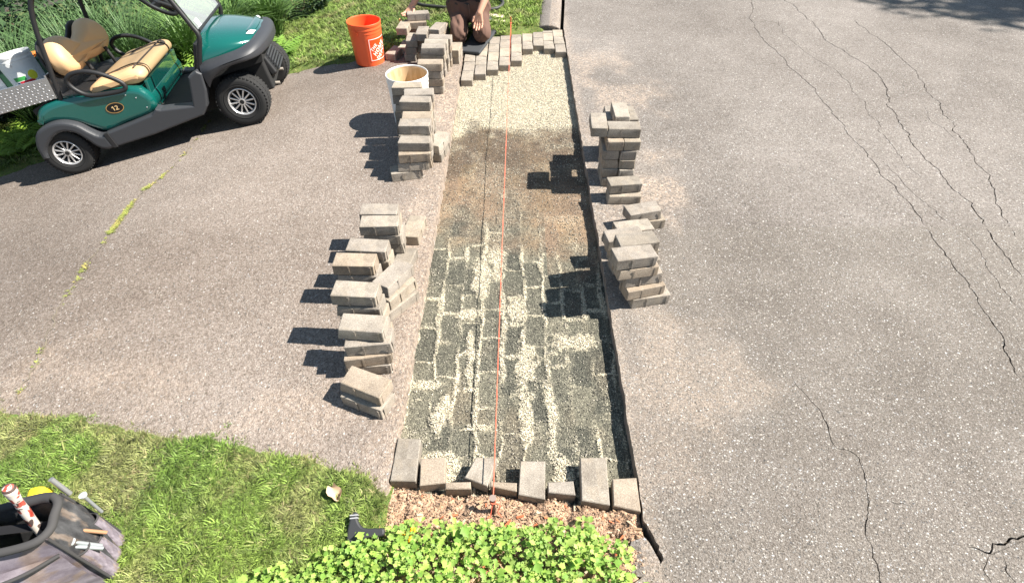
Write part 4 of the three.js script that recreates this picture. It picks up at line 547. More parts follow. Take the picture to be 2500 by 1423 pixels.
  // front fender that wraps round the nose
  { const st = []; // stations round the nose: [x, z, top y, bottom y]
    for (const s of [1]) st.push([1.455, 0.555, 0.70, 0.50], [1.52, 0.575, 0.715, 0.575], [1.62, 0.585, 0.725, 0.635], [1.75, 0.585, 0.735, 0.665], [1.88, 0.565, 0.745, 0.665], [1.98, 0.49, 0.765, 0.66], [2.05, 0.34, 0.785, 0.665], [2.085, 0.17, 0.795, 0.67], [2.095, 0, 0.80, 0.67]);
    const all = [...st, ...st.slice(0, -1).reverse().map(([x, z, t, b]) => [x, -z, t, b])], mk = k => new THREE.CatmullRomCurve3(all.map(p => V(p[0], p[k], p[1]))), ct = mk(2), cb = mk(3);
    const f = mergeVertices(grid(90, 10, (u, v) => { const t = ct.getPoint(u), b = cb.getPoint(u), zc = Math.sign(t.z) * Math.min(Math.abs(t.z), 0.5), n = V(t.x - 1.6, 0, t.z * 1.2).normalize(); if (u < 0.22 || u > 0.78) n.set(n.x * 0.2, 0, Math.sign(t.z)).normalize(); // a rolled section: inner top, crown, outer face, lower lip
      const prof = [[-0.085, 0.035, 1], [-0.05, 0.028, 1], [-0.02, 0.012, 1], [0, -0.01, 1], [0.008, -0.03, 0.95], [0.008, 0, 0.62], [0.006, 0, 0.35], [0.0, 0, 0.10], [-0.01, 0, 0], [-0.05, 0.01, 0], [-0.09, 0.02, 0]][Math.round(v * 10)];
      const y = lerp(b.y, t.y, prof[2]) + prof[1]; return C(t.x + n.x * prof[0], y, t.z + n.z * prof[0]); }), 1e-5); f.computeVertexNormals(); mesh('front_fender', f, grey, cart);
    const g = mesh('grille', new RoundedBoxGeometry(0.06, 0.20, 0.44, 3, 0.02).rotateZ(0.28).translate(...C(1.955, 0.50, 0.03)), black, cart); for (let k = 0; k < 7; k++) mesh('slat', new THREE.BoxGeometry(0.012, 0.012, 0.34).rotateZ(0.28).translate(...C(1.975 + k * 0.011, 0.60 - k * 0.033, 0.03)), grey, g);
    for (const s of [-1, 1]) mesh('tow_hook', bar(C(1.90, 0.27, s * 0.2), C(1.99, 0.25, s * 0.2), 0.012), std(lin(0.3, 0.27, 0.23), 0.6), cart);
    mesh('inner_arch', extrudeXY(C2([[1.47, 0.62], [2.0, 0.66], [1.98, 0.58], [1.55, 0.55], [1.47, 0.35], [1.44, 0.35]]), -0.42, 0.42, 0.004), dark, cart);
    mesh('axle_beam', new RoundedBoxGeometry(0.12, 0.04, 0.72, 2, 0.01).translate(...C(1.47, 0.22, 0.06)), std(lin(0.42, 0.41, 0.40), 0.6), cart); }
  // steering wheel
  { const w = mesh('steering_wheel', new THREE.TorusGeometry(0.145, 0.016, 10, 40), black, cart); w.position.set(...C(1.10, 1.24, -0.24)); w.rotation.set(0, Math.PI / 2, 0); w.rotation.z = 0; w.rotateX(-0.75);
    mesh('spoke', merge(bar([-0.13, 0, 0], [0.13, 0, 0], 0.011), bar([0, -0.13, 0], [0, 0, 0], 0.011), new THREE.CylinderGeometry(0.04, 0.045, 0.03, 16).rotateX(Math.PI / 2)), black, w);
    mesh('steering_column', bar(C(1.12, 1.23, -0.24), C(1.50, 0.95, -0.24), 0.019), black, cart); }
  // cargo bed of diamond plate
  { const L0 = C(-0.95, 0.73, 0), bed = mesh('cargo_bed', merge(extrudeXY(C2([[-0.95, 0.735], [0.17, 0.765], [0.18, 0.80], [-0.95, 0.77]]), -0.47, 0.47, 0.003), extrudeXY(C2([[-0.95, 0.735], [0.17, 0.765], [0.20, 0.965], [-0.95, 0.955]]), 0.462, 0.474, 0.002), extrudeXY(C2([[-0.95, 0.735], [0.17, 0.765], [0.20, 0.965], [-0.95, 0.955]]), -0.474, -0.462, 0.002), extrudeXY(C2([[0.165, 0.76], [0.18, 0.76], [0.215, 0.985], [0.20, 0.985]]), -0.474, 0.474, 0.002)), alu, cart);
    const dia = new THREE.OctahedronGeometry(1, 0).scale(0.0085, 0.0026, 0.0022), N = 420, im = new THREE.InstancedMesh(dia, alu, N), o = new THREE.Object3D(); let n = 0;
    for (let i = 0; i < 46 && n < N; i++) for (let j = 0; j < 7 && n < N; j++) { const x = lerp(-0.92, 0.175, (i + (j % 2) * 0.5) / 46), y = lerp(0.757, 0.945, (j + 0.5) / 7); o.position.set(x * 0.78, y * 0.69, 0.4755); o.rotation.set(0, 0, (i + j) % 2 ? 0.7 : -0.7); o.updateMatrix(); im.setMatrixAt(n++, o.matrix); }
    for (let i = 0; i < 12 && n < N; i++) for (let j = 0; j < 7 && n < N; j++) { o.position.set(lerp(0.182, 0.226, j / 7) * 0.78 + 0.008, lerp(0.79, 1.03, j / 7) * 0.69, lerp(-0.42, 0.45, (i + (j % 2) * 0.5) / 12)); o.rotation.set((i + j) % 2 ? 0.7 : -0.7, Math.PI / 2, 0); o.updateMatrix(); im.setMatrixAt(n++, o.matrix); }
    im.count = n; im.name = 'tread_pattern'; im.userData.kind = 'stuff'; im.castShadow = im.receiveShadow = true; bed.add(im); }
  // wheels
  const tyre = (r, w) => { const k = r * 0.54; const g = new THREE.LatheGeometry([[k, -w * 0.40], [k * 1.10, -w * 0.47], [r * 0.80, -w * 0.5], [r * 0.93, -w * 0.46], [r * 0.985, -w * 0.36], [r, -w * 0.15], [r, w * 0.15], [r * 0.985, w * 0.36], [r * 0.93, w * 0.46], [r * 0.80, w * 0.5], [k * 1.10, w * 0.47], [k, w * 0.40], [k * 0.97, 0]].map(p => new THREE.Vector2(p[0], p[1])), 56).rotateX(Math.PI / 2);
    const lugs = []; for (let i = 0; i < 44; i++) for (const s of [-1, 0, 1]) { const a = (i + (s ? 0.5 : 0)) / 44 * 6.2832; lugs.push(new THREE.BoxGeometry(r * 0.085, r * 0.035, w * 0.26).rotateZ(0).rotateY(s * 0.35).translate(0, r * (s ? 0.975 : 0.998), s * w * 0.33).rotateZ(a)); }
    for (const rr_ of [0.66, 0.74]) lugs.push(new THREE.TorusGeometry(r * rr_, r * 0.012, 5, 48).translate(0, 0, w * 0.485)); return merge(g, lugs); };
  const wheel = (x, y, z, r, w, turn) => { const t = new THREE.Group(); t.name = 'wheel'; t.position.set(x, y, z); t.rotation.y = turn + (z < 0 ? Math.PI : 0); cart.add(t); mesh('tyre', tyre(r, w), rubber, t);
    const k = r * 0.54; mesh('rim', merge(new THREE.LatheGeometry([[k * 1.02, w * 0.40], [k * 1.0, w * 0.45], [k * 0.93, w * 0.44], [k * 0.86, w * 0.34], [k * 0.84, w * 0.1]].map(p => new THREE.Vector2(p[0], p[1])), 48).rotateX(Math.PI / 2)), silver, t);
    mesh('brake_drum', new THREE.CylinderGeometry(k * 0.86, k * 0.86, 0.02, 32).rotateX(Math.PI / 2).translate(0, 0, w * 0.12), dark, t);
    const sp = new RoundedBoxGeometry(k * 0.62, k * 0.115, w * 0.10, 2, 0.003).translate(k * 0.55, 0, 0); for (let i = 0; i < 12; i++) { const s = mesh('spoke', sp, silver, t); s.rotation.z = i / 12 * 6.2832; s.position.z = w * 0.33; s.rotation.x = 0; }
    mesh('hub_cap', new THREE.CylinderGeometry(k * 0.24, k * 0.30, w * 0.16, 24).rotateX(Math.PI / 2).translate(0, 0, w * 0.36), silver, t); mesh('hub_badge', new THREE.CylinderGeometry(k * 0.16, k * 0.16, 0.004, 20).rotateX(Math.PI / 2).translate(0, 0, w * 0.445), dark, t); };
  wheel(-0.02 * 0.78, 0.170, 0.455, 0.170, 0.150, 0); wheel(-0.02 * 0.78, 0.170, -0.455, 0.170, 0.150, 0);
  wheel(1.66 * 0.78, 0.186, 0.415, 0.186, 0.165, -0.10); wheel(1.78 * 0.78, 0.186, -0.465, 0.186, 0.165, -0.10);
  cart.updateMatrixWorld(true);
  // what the bed carries: things of their own
  const onBed = (o, x, y, z) => { const p = cart.localToWorld(V(...C(x, y, z))); o.position.copy(p); o.quaternion.copy(cart.quaternion); };
  const b = thing('bucket', 'white plastic bucket with colourful label in the cart cargo bed', 'bucket', 'buckets'); bucketParts(b, std(lin(0.74, 0.74, 0.72), 0.45), 0.78); onBed(b, -0.10, 0.775, 0.22);
  const lt = canvasTex(256, 128, (c, w, h) => { c.fillStyle = '#e6e6e0'; c.fillRect(0, 0, w, h); c.fillStyle = '#3f9a4c'; c.fillRect(0, 40, 120, 34); c.fillStyle = '#d23040'; c.fillRect(40, 78, 150, 30); c.fillStyle = '#e8e23c'; c.beginPath(); c.ellipse(195, 50, 44, 40, 0, 0, 6.3); c.fill(); c.fillStyle = '#1c4a6a'; c.fillRect(8, 84, 28, 20); }, true, false);
  mesh('label', new THREE.CylinderGeometry(0.1135, 0.109, 0.10, 24, 1, true, -0.3, 1.5).translate(0, 0.13, 0), new THREE.MeshStandardMaterial({ map: lt, roughness: 0.5 }), b);
  const tote = thing('storage_tote', 'dark green tote with folded tarp in the cart cargo bed', 'tote'); mesh('tub', new RoundedBoxGeometry(0.42, 0.17, 0.30, 3, 0.02).translate(0, 0.085, 0), std(lin(0.02, 0.07, 0.035), 0.6), tote); mesh('lid', new RoundedBoxGeometry(0.45, 0.022, 0.33, 3, 0.01).translate(0, 0.18, 0), std(lin(0.015, 0.06, 0.03), 0.5), tote); onBed(tote, -0.25, 0.775, -0.22);
  const glove = thing('work_glove', 'orange and black work glove lying on the green tote', 'glove'); { const gm = std(lin(0.5, 0.17, 0.03), 0.9); mesh('palm', new RoundedBoxGeometry(0.085, 0.03, 0.08, 4, 0.014).translate(0, 0.015, 0), gm, glove); for (let k = 0; k < 4; k++) mesh('finger', tube([[0.035, 0.015, -0.03 + k * 0.02], [0.07, 0.022, -0.034 + k * 0.022], [0.10 - (k === 3 ? 0.02 : 0), 0.012, -0.036 + k * 0.024]], 0.010, 8, 7), gm, glove); mesh('thumb', tube([[-0.01, 0.015, 0.035], [0.015, 0.02, 0.06], [0.04, 0.012, 0.07]], 0.011, 8, 7), gm, glove); mesh('cuff', new THREE.CylinderGeometry(0.04, 0.038, 0.06, 14).scale(1, 1, 0.45).rotateZ(Math.PI / 2).translate(-0.06, 0.018, 0), std(lin(0.02, 0.02, 0.02), 0.9), glove); }
  onBed(glove, -0.16, 1.045, -0.15);
}
function bucketParts(t, m, s = 1, inner) { // five gallon pail: tapered wall, stepped collar, rolled rim; open at the top
  const o = [[0.126, 0], [0.131, 0.004], [0.1455, 0.285], [0.1475, 0.287], [0.1475, 0.295], [0.1465, 0.297], [0.147, 0.315], [0.150, 0.317], [0.150, 0.326], [0.1475, 0.328], [0.148, 0.345], [0.1515, 0.347], [0.1525, 0.366], [0.150, 0.370], [0.1465, 0.368], [0.1455, 0.36]], i = [[0.1445, 0.345], [0.130, 0.012], [0.126, 0.006], [0, 0.006]];
  const L = (p, n = 56) => new THREE.LatheGeometry(p.map(q => new THREE.Vector2(q[0] * s, q[1] * s)), n);
  mesh('shell', merge(L([[0, 0.001], ...o])), m, t); mesh('lining', L([[0.1455, 0.36], ...i]), inner || m, t);
  for (const k of [1, -1]) mesh('handle_ear', new THREE.CylinderGeometry(0.018 * s, 0.02 * s, 0.012 * s, 16).rotateX(Math.PI / 2).translate(0, 0.30 * s, k * 0.152 * s), m, t);
}
// ---------------------------------------------------------------- buckets, string, small things
{
  const b = thing('bucket', 'orange plastic bucket with white square logo on the lawn edge', 'bucket', 'buckets'); b.position.set(-1.30, ground(-1.30, -5.09) + 0.004, -5.09); b.rotation.y = -0.35;
  const orange = phys(lin(0.88, 0.125, 0.035), 0.42, { clearcoat: 0.15 }); bucketParts(b, orange, 0.97);
  const tex = canvasTex(512, 512, (c, w, h) => { c.fillStyle = '#f04f1c'; c.fillRect(0, 0, w, h); c.strokeStyle = '#f3ebe4'; c.lineWidth = 15; c.strokeRect(26, 26, 460, 460); c.save(); c.translate(w / 2, h / 2); c.rotate(-0.72); c.fillStyle = '#f3ebe4'; c.textAlign = 'center'; c.textBaseline = 'middle'; c.font = 'bold 104px sans-serif'; c.fillText('THE', -70, -128); c.font = 'bold 132px sans-serif'; c.fillText('HOME', 0, -14); c.fillText('DEPOT', 0, 112); c.restore(); }, true, false);
  const R = 0.97, g = grid(24, 12, (u, v) => { const y = lerp(0.045, 0.255, v), r = (lerp(0.131, 0.1455, (y - 0.004) / 0.281) + 0.0012) * R, a = lerp(-0.72, 0.80, u); return [Math.sin(a) * r, y * R, Math.cos(a) * r]; }); const m = mesh('logo', g, new THREE.MeshStandardMaterial({ map: tex, roughness: 0.45 }), b); m.rotation.y = 1.35; tag(m, 'white square logo with slanted lettering');
}
{
  const b = thing('bucket', 'white plastic bucket behind the row of paver piles', 'bucket', 'buckets'); b.position.set(-0.755, ground(-0.755, -3.91), -3.91); b.rotation.y = 0.5;
  const dirt = canvasTex(512, 256, (c, w, h) => { c.fillStyle = '#d9c3a0'; c.fillRect(0, 0, w, h); for (let i = 0; i < 700; i++) { const t = rnd(); c.fillStyle = css(t < 0.6 ? 214 : 150, t < 0.6 ? 186 : 118, t < 0.6 ? 142 : 76, 0.16); c.beginPath(); c.ellipse(rnd() * w, rnd() * h, rr(4, 40), rr(3, 22), rnd() * 3, 0, 6.3); c.fill(); } });
  bucketParts(b, std(lin(0.80, 0.79, 0.76), 0.42), 1.0, new THREE.MeshStandardMaterial({ map: dirt, roughness: 0.8 }));
  const tx = canvasTex(128, 128, (c, w, h) => { c.fillStyle = '#efeeea'; c.fillRect(0, 0, w, h); c.strokeStyle = '#8f93a8'; c.lineWidth = 9; c.strokeRect(16, 16, 96, 96); c.beginPath(); c.moveTo(40, 24); c.lineTo(40, 104); c.moveTo(84, 24); c.lineTo(84, 104); c.moveTo(40, 64); c.lineTo(84, 64); c.stroke(); }, true, false);
  const g = grid(8, 4, (u, v) => { const y = lerp(0.215, 0.275, v), r = lerp(0.131, 0.1455, (y - 0.004) / 0.281) + 0.001, a = lerp(-0.2, 0.2, u); return [Math.sin(a) * r, y, Math.cos(a) * r]; }); const l = mesh('label', g, new THREE.MeshStandardMaterial({ map: tx, roughness: 0.5 }), b); l.rotation.y = 0.55;
}
// guide string between two stakes
{
  const near = thing('stake', 'rusty steel stake wrapped in pink string in the near soil', 'stake', 'string stakes'); near.position.set(-0.066, -0.05, -0.893);
  mesh('rod', bar([0.002, -0.03, 0.012], [-0.004, 0.115, -0.012], 0.0075, 10), std(lin(0.12, 0.075, 0.055), 0.75, { metalness: 0.2 }), near);
  mesh('head', new THREE.CylinderGeometry(0.013, 0.012, 0.006, 14).translate(-0.004, 0.117, -0.013), std(lin(0.26, 0.20, 0.17), 0.7, { metalness: 0.2 }), near);
  const pink = std(lin(0.78, 0.16, 0.09), 0.85); const w = []; for (let k = 0; k < 3; k++) w.push(new THREE.TorusGeometry(0.010, 0.002, 6, 18).rotateX(Math.PI / 2 + 0.2 * k).translate(-0.003, 0.100 + k * 0.003, -0.008)); w.push(tube([[0.005, 0.10, -0.005], [0.022, 0.085, 0.0], [0.014, 0.055, 0.01], [0.028, 0.035, 0.02]], 0.002, 16, 6), tube([[-0.005, 0.10, 0], [-0.012, 0.06, 0.02], [-0.018, 0.03, 0.05], [-0.03, 0.02, 0.075]], 0.0018, 16, 6)); mesh('string_wrap', merge(w), pink, near);
  const far = thing('stake', 'thin orange marker stake at the far end of the string', 'stake', 'string stakes'); far.position.set(-0.012, 0, -5.70); mesh('rod', bar([0, -0.02, 0], [0, 0.17, -0.01], 0.006, 8), std(lin(0.50, 0.17, 0.06), 0.8), far); mesh('string_knot', new THREE.TorusGeometry(0.009, 0.003, 6, 14).rotateX(1.4).translate(0, 0.118, 0), pink, far);
  const s = mesh('guide_string', tube([[-0.069, 0.054, -0.900], [-0.052, 0.083, -2.5], [-0.032, 0.104, -4.1], [-0.012, 0.118, -5.70]], 0.0020, 60, 6), pink); tag(s, 'taut pink guide string along the middle of the trench', 'string');
}
// kneeling pad
{ const p = mesh('kneeling_pad', new RoundedBoxGeometry(0.205, 0.032, 0.60, 4, 0.014), std(lin(0.035, 0.038, 0.042), 0.85)); p.position.set(-0.325, 0.021, -5.49); p.rotation.y = -0.245; tag(p, 'dark foam kneeling pad under the kneeling person', 'kneeling pad'); }
// black hose loop and pale boards on the lawn behind the person
{ const h = mesh('hose', tube([[-1.05, 0.05, -6.55], [-0.95, 0.07, -6.72], [-0.6, 0.09, -6.80], [-0.25, 0.08, -6.68], [-0.10, 0.06, -6.50], [-0.16, 0.05, -6.33], [-0.4, 0.05, -6.28], [-0.75, 0.05, -6.36], [-1.0, 0.05, -6.45]].map(p => V(p[0], p[1] + 0.01, p[2])), 0.017, 90, 10, true), std(lin(0.035, 0.035, 0.03), 0.6)); tag(h, 'dark coiled hose loop lying on the lawn', 'hose');
  const w = std(lin(0.52, 0.42, 0.33), 0.85); [[-0.20, 0.045, -6.13, 0.30, 0.22, 0.08, 'wider pale board lying on the lawn beside the hose'], [-0.17, 0.042, -5.98, 0.10, 0.20, 0.05, 'narrower pale board lying on the lawn behind the person']].forEach(([x, y, z, a, l, d, label]) => { const b = mesh('board', boxUV(new RoundedBoxGeometry(l, 0.018, d, 2, 0.003)), w); b.position.set(x, y, z); b.rotation.y = -a; tag(b, label, 'board', 'boards on the lawn'); });
  const tr = thing('trowel', 'trowel with black handle lying by the boards', 'trowel'); tr.position.set(-0.28, 0.05, -6.10); tr.rotation.y = 0.6; mesh('handle', bar([0, 0, 0], [0, 0.01, -0.12], 0.014, 10, 0.011), std(lin(0.02, 0.02, 0.02), 0.6), tr); mesh('blade', extrudeXY([[-0.04, 0], [0.04, 0], [0, 0.16]], -0.001, 0.001).rotateX(Math.PI / 2).translate(0, 0.005, 0.02), std(lin(0.35, 0.35, 0.34), 0.4, { metalness: 0.7 }), tr); }
// kerb along the far drive
{ const m = farAsphalt; [[0.415, -6.32, 0.90], [0.495, -7.30, 0.98]].forEach(([x, z, L], i) => { const s = new THREE.Shape(); s.moveTo(-0.115, -0.08); s.lineTo(-0.108, 0.018); s.quadraticCurveTo(-0.09, 0.038, -0.03, 0.042); s.quadraticCurveTo(0.07, 0.042, 0.108, 0.012); s.lineTo(0.118, -0.08); const g = new THREE.ExtrudeGeometry(s, { depth: L - 0.03, bevelEnabled: true, bevelSize: 0.012, bevelThickness: 0.014, bevelOffset: -0.012, bevelSegments: 3, curveSegments: 10 }).translate(0, 0, -L / 2 + 0.015); const k = mesh('kerb', boxUV(g, 0.25), m); k.position.set(x, 0, z); k.rotation.y = -0.085; tag(k, i ? 'rounded asphalt kerb piece farther along the drive edge' : 'rounded asphalt kerb piece touching the laid pavers', 'kerb', 'kerb pieces along the far drive'); }); }
// broken asphalt at the near corner
{ const m = farAsphalt; [[0.455, -0.735, [[-0.055, 0.02], [-0.035, -0.045], [0.02, -0.065], [0.036, -0.04], [0.06, 0.02], [0.075, 0.07], [0.02, 0.085], [-0.045, 0.07]], 'jagged dark asphalt fragment between soil and crack']].forEach(([x, z, o, label], i) => { const pts = []; o.forEach(([a, b]) => { pts.push(V(a, -0.08, b), V(a * 0.96 + gauss() * 0.003, -0.004 + gauss() * 0.006, b * 0.96)); }); for (let k = 0; k < 9; k++) pts.push(V(rr(-0.02, 0.04), 0.0 + gauss() * 0.004, rr(-0.01, 0.06))); const k = mesh('asphalt_fragment', boxUV(new ConvexGeometry(pts), 0.25), m); k.position.set(x, 0, z); tag(k, label, 'asphalt'); }); }
// black tool half hidden by the leaves
{ const t = thing('hand_tool', 'black plastic angled tool handle lying at the edge of the leaves', 'tool'); t.scale.setScalar(0.82); t.position.set(-0.558, 0.05, -0.80); const m = std(lin(0.028, 0.029, 0.031), 0.5); t.rotation.y = 0.1;
  mesh('grip', extrudeXY(spline2([[-0.022, -0.05], [-0.020, 0.02], [-0.006, 0.062], [0.006, 0.070], [0.016, 0.064], [0.018, 0.04], [0.040, 0.006], [0.10, -0.004], [0.13, -0.008], [0.13, -0.034], [0.06, -0.040], [0.01, -0.06]], 60), -0.014, 0.014, 0.008, 3).rotateX(-Math.PI / 2 + 0.35), m, t);
  for (let k = 0; k < 2; k++) mesh('collar', new RoundedBoxGeometry(0.034, 0.006, 0.032, 2, 0.002).translate(0.002, 0.045 + k * 0.012, 0).rotateX(-Math.PI / 2 + 0.35), std(lin(0.32, 0.32, 0.33), 0.4), t); }
{ const l = mesh('dry_leaf', grid(6, 6, (u, v) => { const a = u - 0.5, b = v - 0.5, r = 1 - Math.abs(b) * 1.1; return [a * 0.05 * r + Math.sin(b * 9) * 0.004, 0.03 + 0.02 * a * a * 4 + 0.008 * Math.sin(v * 7), b * 0.07]; }), std(lin(0.55, 0.40, 0.26), 0.9, { side: THREE.DoubleSide })); l.position.set(-0.655, 0.012, -0.935); l.rotation.y = 0.7; tag(l, 'curled pale brown dead leaf on the near lawn', 'leaf'); }
// ---------------------------------------------------------------- the kneeling person
const smin = (a, b, k) => { const h = Math.max(k - Math.abs(a - b), 0) / k; return Math.min(a, b) - h * h * k * 0.25; };
function sdCap(p, a, b, r1, r2, sq) { // tapered capsule; sq squashes it along z about its own axis
  const pax = p[0] - a[0], pay = p[1] - a[1], paz = p[2] - a[2], bx = b[0] - a[0], by = b[1] - a[1], bz = b[2] - a[2], t = clamp((pax * bx + pay * by + paz * bz) / (bx * bx + by * by + bz * bz + 1e-9), 0, 1);
  const dx = pax - bx * t, dy = pay - by * t, dz = (paz - bz * t) / (sq || 1); return (Math.sqrt(dx * dx + dy * dy + dz * dz) - lerp(r1, r2, t)) * (sq ? Math.min(1, sq) : 1);
}
function sdfMesh(lo, hi, cell, f) { // mesh of f = 0 inside the box lo..hi
  const n = Math.min(150, Math.ceil(Math.max(hi[0] - lo[0], hi[1] - lo[1], hi[2] - lo[2]) / cell) + 4), mc = new MarchingCubes(n, new THREE.MeshBasicMaterial(), false, false, 400000); mc.isolation = 0;
  const c = [0, 1, 2].map(k => (lo[k] + hi[k]) / 2), h = [0, 1, 2].map(k => (hi[k] - lo[k]) / 2 * 1.06 + cell * 2);
  for (let k = 0; k < n; k++) for (let j = 0; j < n; j++) for (let i = 0; i < n; i++) { const q = [i, j, k].map((v, a) => c[a] + (v - n / 2) / (n / 2) * h[a]); mc.field[i + j * n + k * n * n] = -f(q); }
  mc.update(); const N = mc.count, g = new THREE.BufferGeometry(), P = new Float32Array(N * 3); for (let i = 0; i < N; i++) for (let a = 0; a < 3; a++) P[i * 3 + a] = mc.positionArray[i * 3 + a] * h[a] + c[a];
  g.setAttribute('position', new THREE.BufferAttribute(P, 3)); const m = mergeVertices(g, 1e-5); m.computeVertexNormals(); return m;
}
const uni = (list, k) => p => { let d = 1e9; for (const s of list) d = smin(d, sdCap(p, ...s), k); return d; };
{
  const t = thing('person', 'person in black shirt and brown trousers kneeling by the paver heap', 'person');
  const skin = phys(lin(0.50, 0.27, 0.18), 0.55), cloth = std(lin(0.115, 0.062, 0.045), 0.92), shirtM = std(lin(0.012, 0.012, 0.014), 0.85), hairM = std(lin(0.03, 0.02, 0.015), 0.7), shoe = std(lin(0.03, 0.025, 0.022), 0.8);
  const y0 = 0.036; // top of the pad
  // joints
  const kL = [-0.505, 0.085 + y0, -5.385], kR = [-0.285, 0.085 + y0, -5.415], hL = [-0.505, 0.235, -5.66], hR = [-0.325, 0.235, -5.67], aL = [-0.49, 0.06 + y0, -5.80], aR = [-0.33, 0.06 + y0, -5.82];
  const pel = [-0.415, 0.285, -5.66], wst = [-0.418, 0.42, -5.66], chest = [-0.425, 0.60, -5.63], neck = [-0.43, 0.76, -5.61], head = [-0.435, 0.875, -5.585], sL = [-0.595, 0.69, -5.62], sR = [-0.265, 0.69, -5.62];
  const eR = [-0.215, 0.465, -5.53], wR = [-0.300, 0.305, -5.385], eL = [-0.800, 0.52, -5.62], wL = [-0.925, 0.335, -5.50];
  // hands: palm and five fingers, curled
  const hand = (w, dir, side, curl, thumbSide) => { // dir: along the fingers, side: across the palm
    const D = V(...dir).normalize(), S = V(...side).normalize(), Nn = D.clone().cross(S).normalize(), at = (a, b, c) => { const q = V(...w).addScaledVector(D, a).addScaledVector(S, b).addScaledVector(Nn, c); return [q.x, q.y, q.z]; }, L = [];
    for (let k = 0; k < 4; k++) L.push([at(0.0, (k - 1.5) * 0.010, 0), at(0.062, (k - 1.5) * 0.019, 0), 0.016, 0.0125]);
    [0.034, 0.042, 0.039, 0.029].forEach((l, k) => { const b = (k - 1.5) * 0.021, a0 = at(0.062, b, 0), a1 = at(0.062 + l * 0.9, b * 1.12, curl * l * 0.35), a2 = at(0.062 + l * 1.55, b * 1.15, curl * l * 0.95), a3 = at(0.062 + l * 1.95, b * 1.12, curl * l * 1.6); L.push([a0, a1, 0.0098, 0.0088], [a1, a2, 0.0088, 0.008], [a2, a3, 0.008, 0.0068]); });
    const th = thumbSide; L.push([at(0.012, th * 0.018, 0.002), at(0.042, th * 0.044, 0.012 * curl + 0.006), 0.013, 0.0105], [at(0.042, th * 0.044, 0.012 * curl + 0.006), at(0.074, th * 0.052, 0.022 * curl + 0.010), 0.0105, 0.0082]); return L; };
  const HR = hand(wR, [-0.10, -0.92, 0.30], [1, -0.05, 0.2], 0.55, -1), HL = hand(wL, [-0.42, -0.66, 0.62], [0.9, -0.2, 0.40], 1.0, 1);
  const body = [[pel, wst, 0.125, 0.115, 0.8], [wst, chest, 0.115, 0.135, 0.75], [chest, neck, 0.125, 0.05, 0.8], [sL, sR, 0.062, 0.062], [neck, head, 0.05, 0.052], [sL, eL, 0.05, 0.040], [eL, wL, 0.040, 0.026], [sR, eR, 0.05, 0.040], [eR, wR, 0.041, 0.027], [hL, kL, 0.085, 0.062], [hR, kR, 0.085, 0.062], [kL, aL, 0.058, 0.042], [kR, aR, 0.058, 0.042], [pel, hL, 0.12, 0.09], [pel, hR, 0.12, 0.09]];
  const gBody = sdfMesh([-1.0, 0.03, -5.98], [-0.14, 0.98, -5.28], 0.0105, uni(body, 0.05));
  const mkHand = (w, L) => sdfMesh([w[0] - 0.17, w[1] - 0.19, w[2] - 0.12], [w[0] + 0.12, w[1] + 0.06, w[2] + 0.16], 0.0034, uni(L, 0.007));
  const wrist = (e, w) => [[lerp(e[0], w[0], 0.75), lerp(e[1], w[1], 0.75), lerp(e[2], w[2], 0.75)], w, 0.0295, 0.021];
  const gHR = mkHand(wR, [...HR, wrist(eR, wR)]), gHL = mkHand(wL, [...HL, wrist(eL, wL)]);
  // head with brow, nose, chin, ears
  const hd = head, gHead = sdfMesh([hd[0] - 0.12, hd[1] - 0.15, hd[2] - 0.14], [hd[0] + 0.12, hd[1] + 0.14, hd[2] + 0.16], 0.0042, p => { const q = [p[0] - hd[0], p[1] - hd[1], p[2] - hd[2]]; let d = Math.sqrt((q[0] / 0.078) ** 2 + ((q[1] - 0.02) / 0.10) ** 2 + ((q[2] + 0.01) / 0.095) ** 2) * 0.08 - 0.08; d = smin(d, sdCap(q, [0, -0.055, 0.045], [0, -0.085, 0.062], 0.040, 0.026), 0.03); d = smin(d, sdCap(q, [0, 0.015, 0.088], [0, -0.022, 0.104], 0.009, 0.014), 0.012); d = smin(d, sdCap(q, [-0.014, -0.026, 0.094], [0.014, -0.026, 0.094], 0.007, 0.007), 0.008); d = smin(d, sdCap(q, [-0.018, -0.054, 0.088], [0.018, -0.054, 0.088], 0.006, 0.006), 0.01); d = smin(d, sdCap(q, [-0.045, 0.032, 0.072], [0.045, 0.032, 0.072], 0.011, 0.011), 0.02); for (const s of [-1, 1]) { d = smin(d, sdCap(q, [s * 0.076, 0.02, -0.006], [s * 0.080, -0.018, -0.002], 0.014, 0.010, 1.4), 0.01); d = Math.max(d, -(sdCap(q, [s * 0.030, 0.010, 0.094], [s * 0.034, 0.010, 0.094], 0.010, 0.010))); } return d; });
  mesh('body', merge(gBody, gHR, gHL, gHead), skin, t);
  for (const s of [-1, 1]) { const e = mesh('eye', new THREE.SphereGeometry(0.0105, 14, 10), std(lin(0.7, 0.68, 0.65), 0.3), t); e.position.set(hd[0] + s * 0.032, hd[1] + 0.010, hd[2] + 0.078); mesh('iris', new THREE.SphereGeometry(0.0055, 10, 8), std(lin(0.04, 0.025, 0.015), 0.3), e).position.set(0, -0.002, 0.0065); }
  mesh('hair', sdfMesh([hd[0] - 0.11, hd[1] - 0.08, hd[2] - 0.14], [hd[0] + 0.11, hd[1] + 0.15, hd[2] + 0.10], 0.0055, p => { const q = [p[0] - hd[0], p[1] - hd[1], p[2] - hd[2]]; const o = Math.sqrt((q[0] / 0.086) ** 2 + ((q[1] - 0.022) / 0.110) ** 2 + ((q[2] + 0.012) / 0.104) ** 2) * 0.088 - 0.088; return Math.max(o, 0.045 - q[1] - Math.max(0, -q[2]) * 1.5 + (q[2] > 0.05 ? (q[2] - 0.05) * 0.8 : 0)) + (vn(q[0] * 160, q[1] * 40 + q[2] * 60) - 0.5) * 0.004; }), hairM, t);
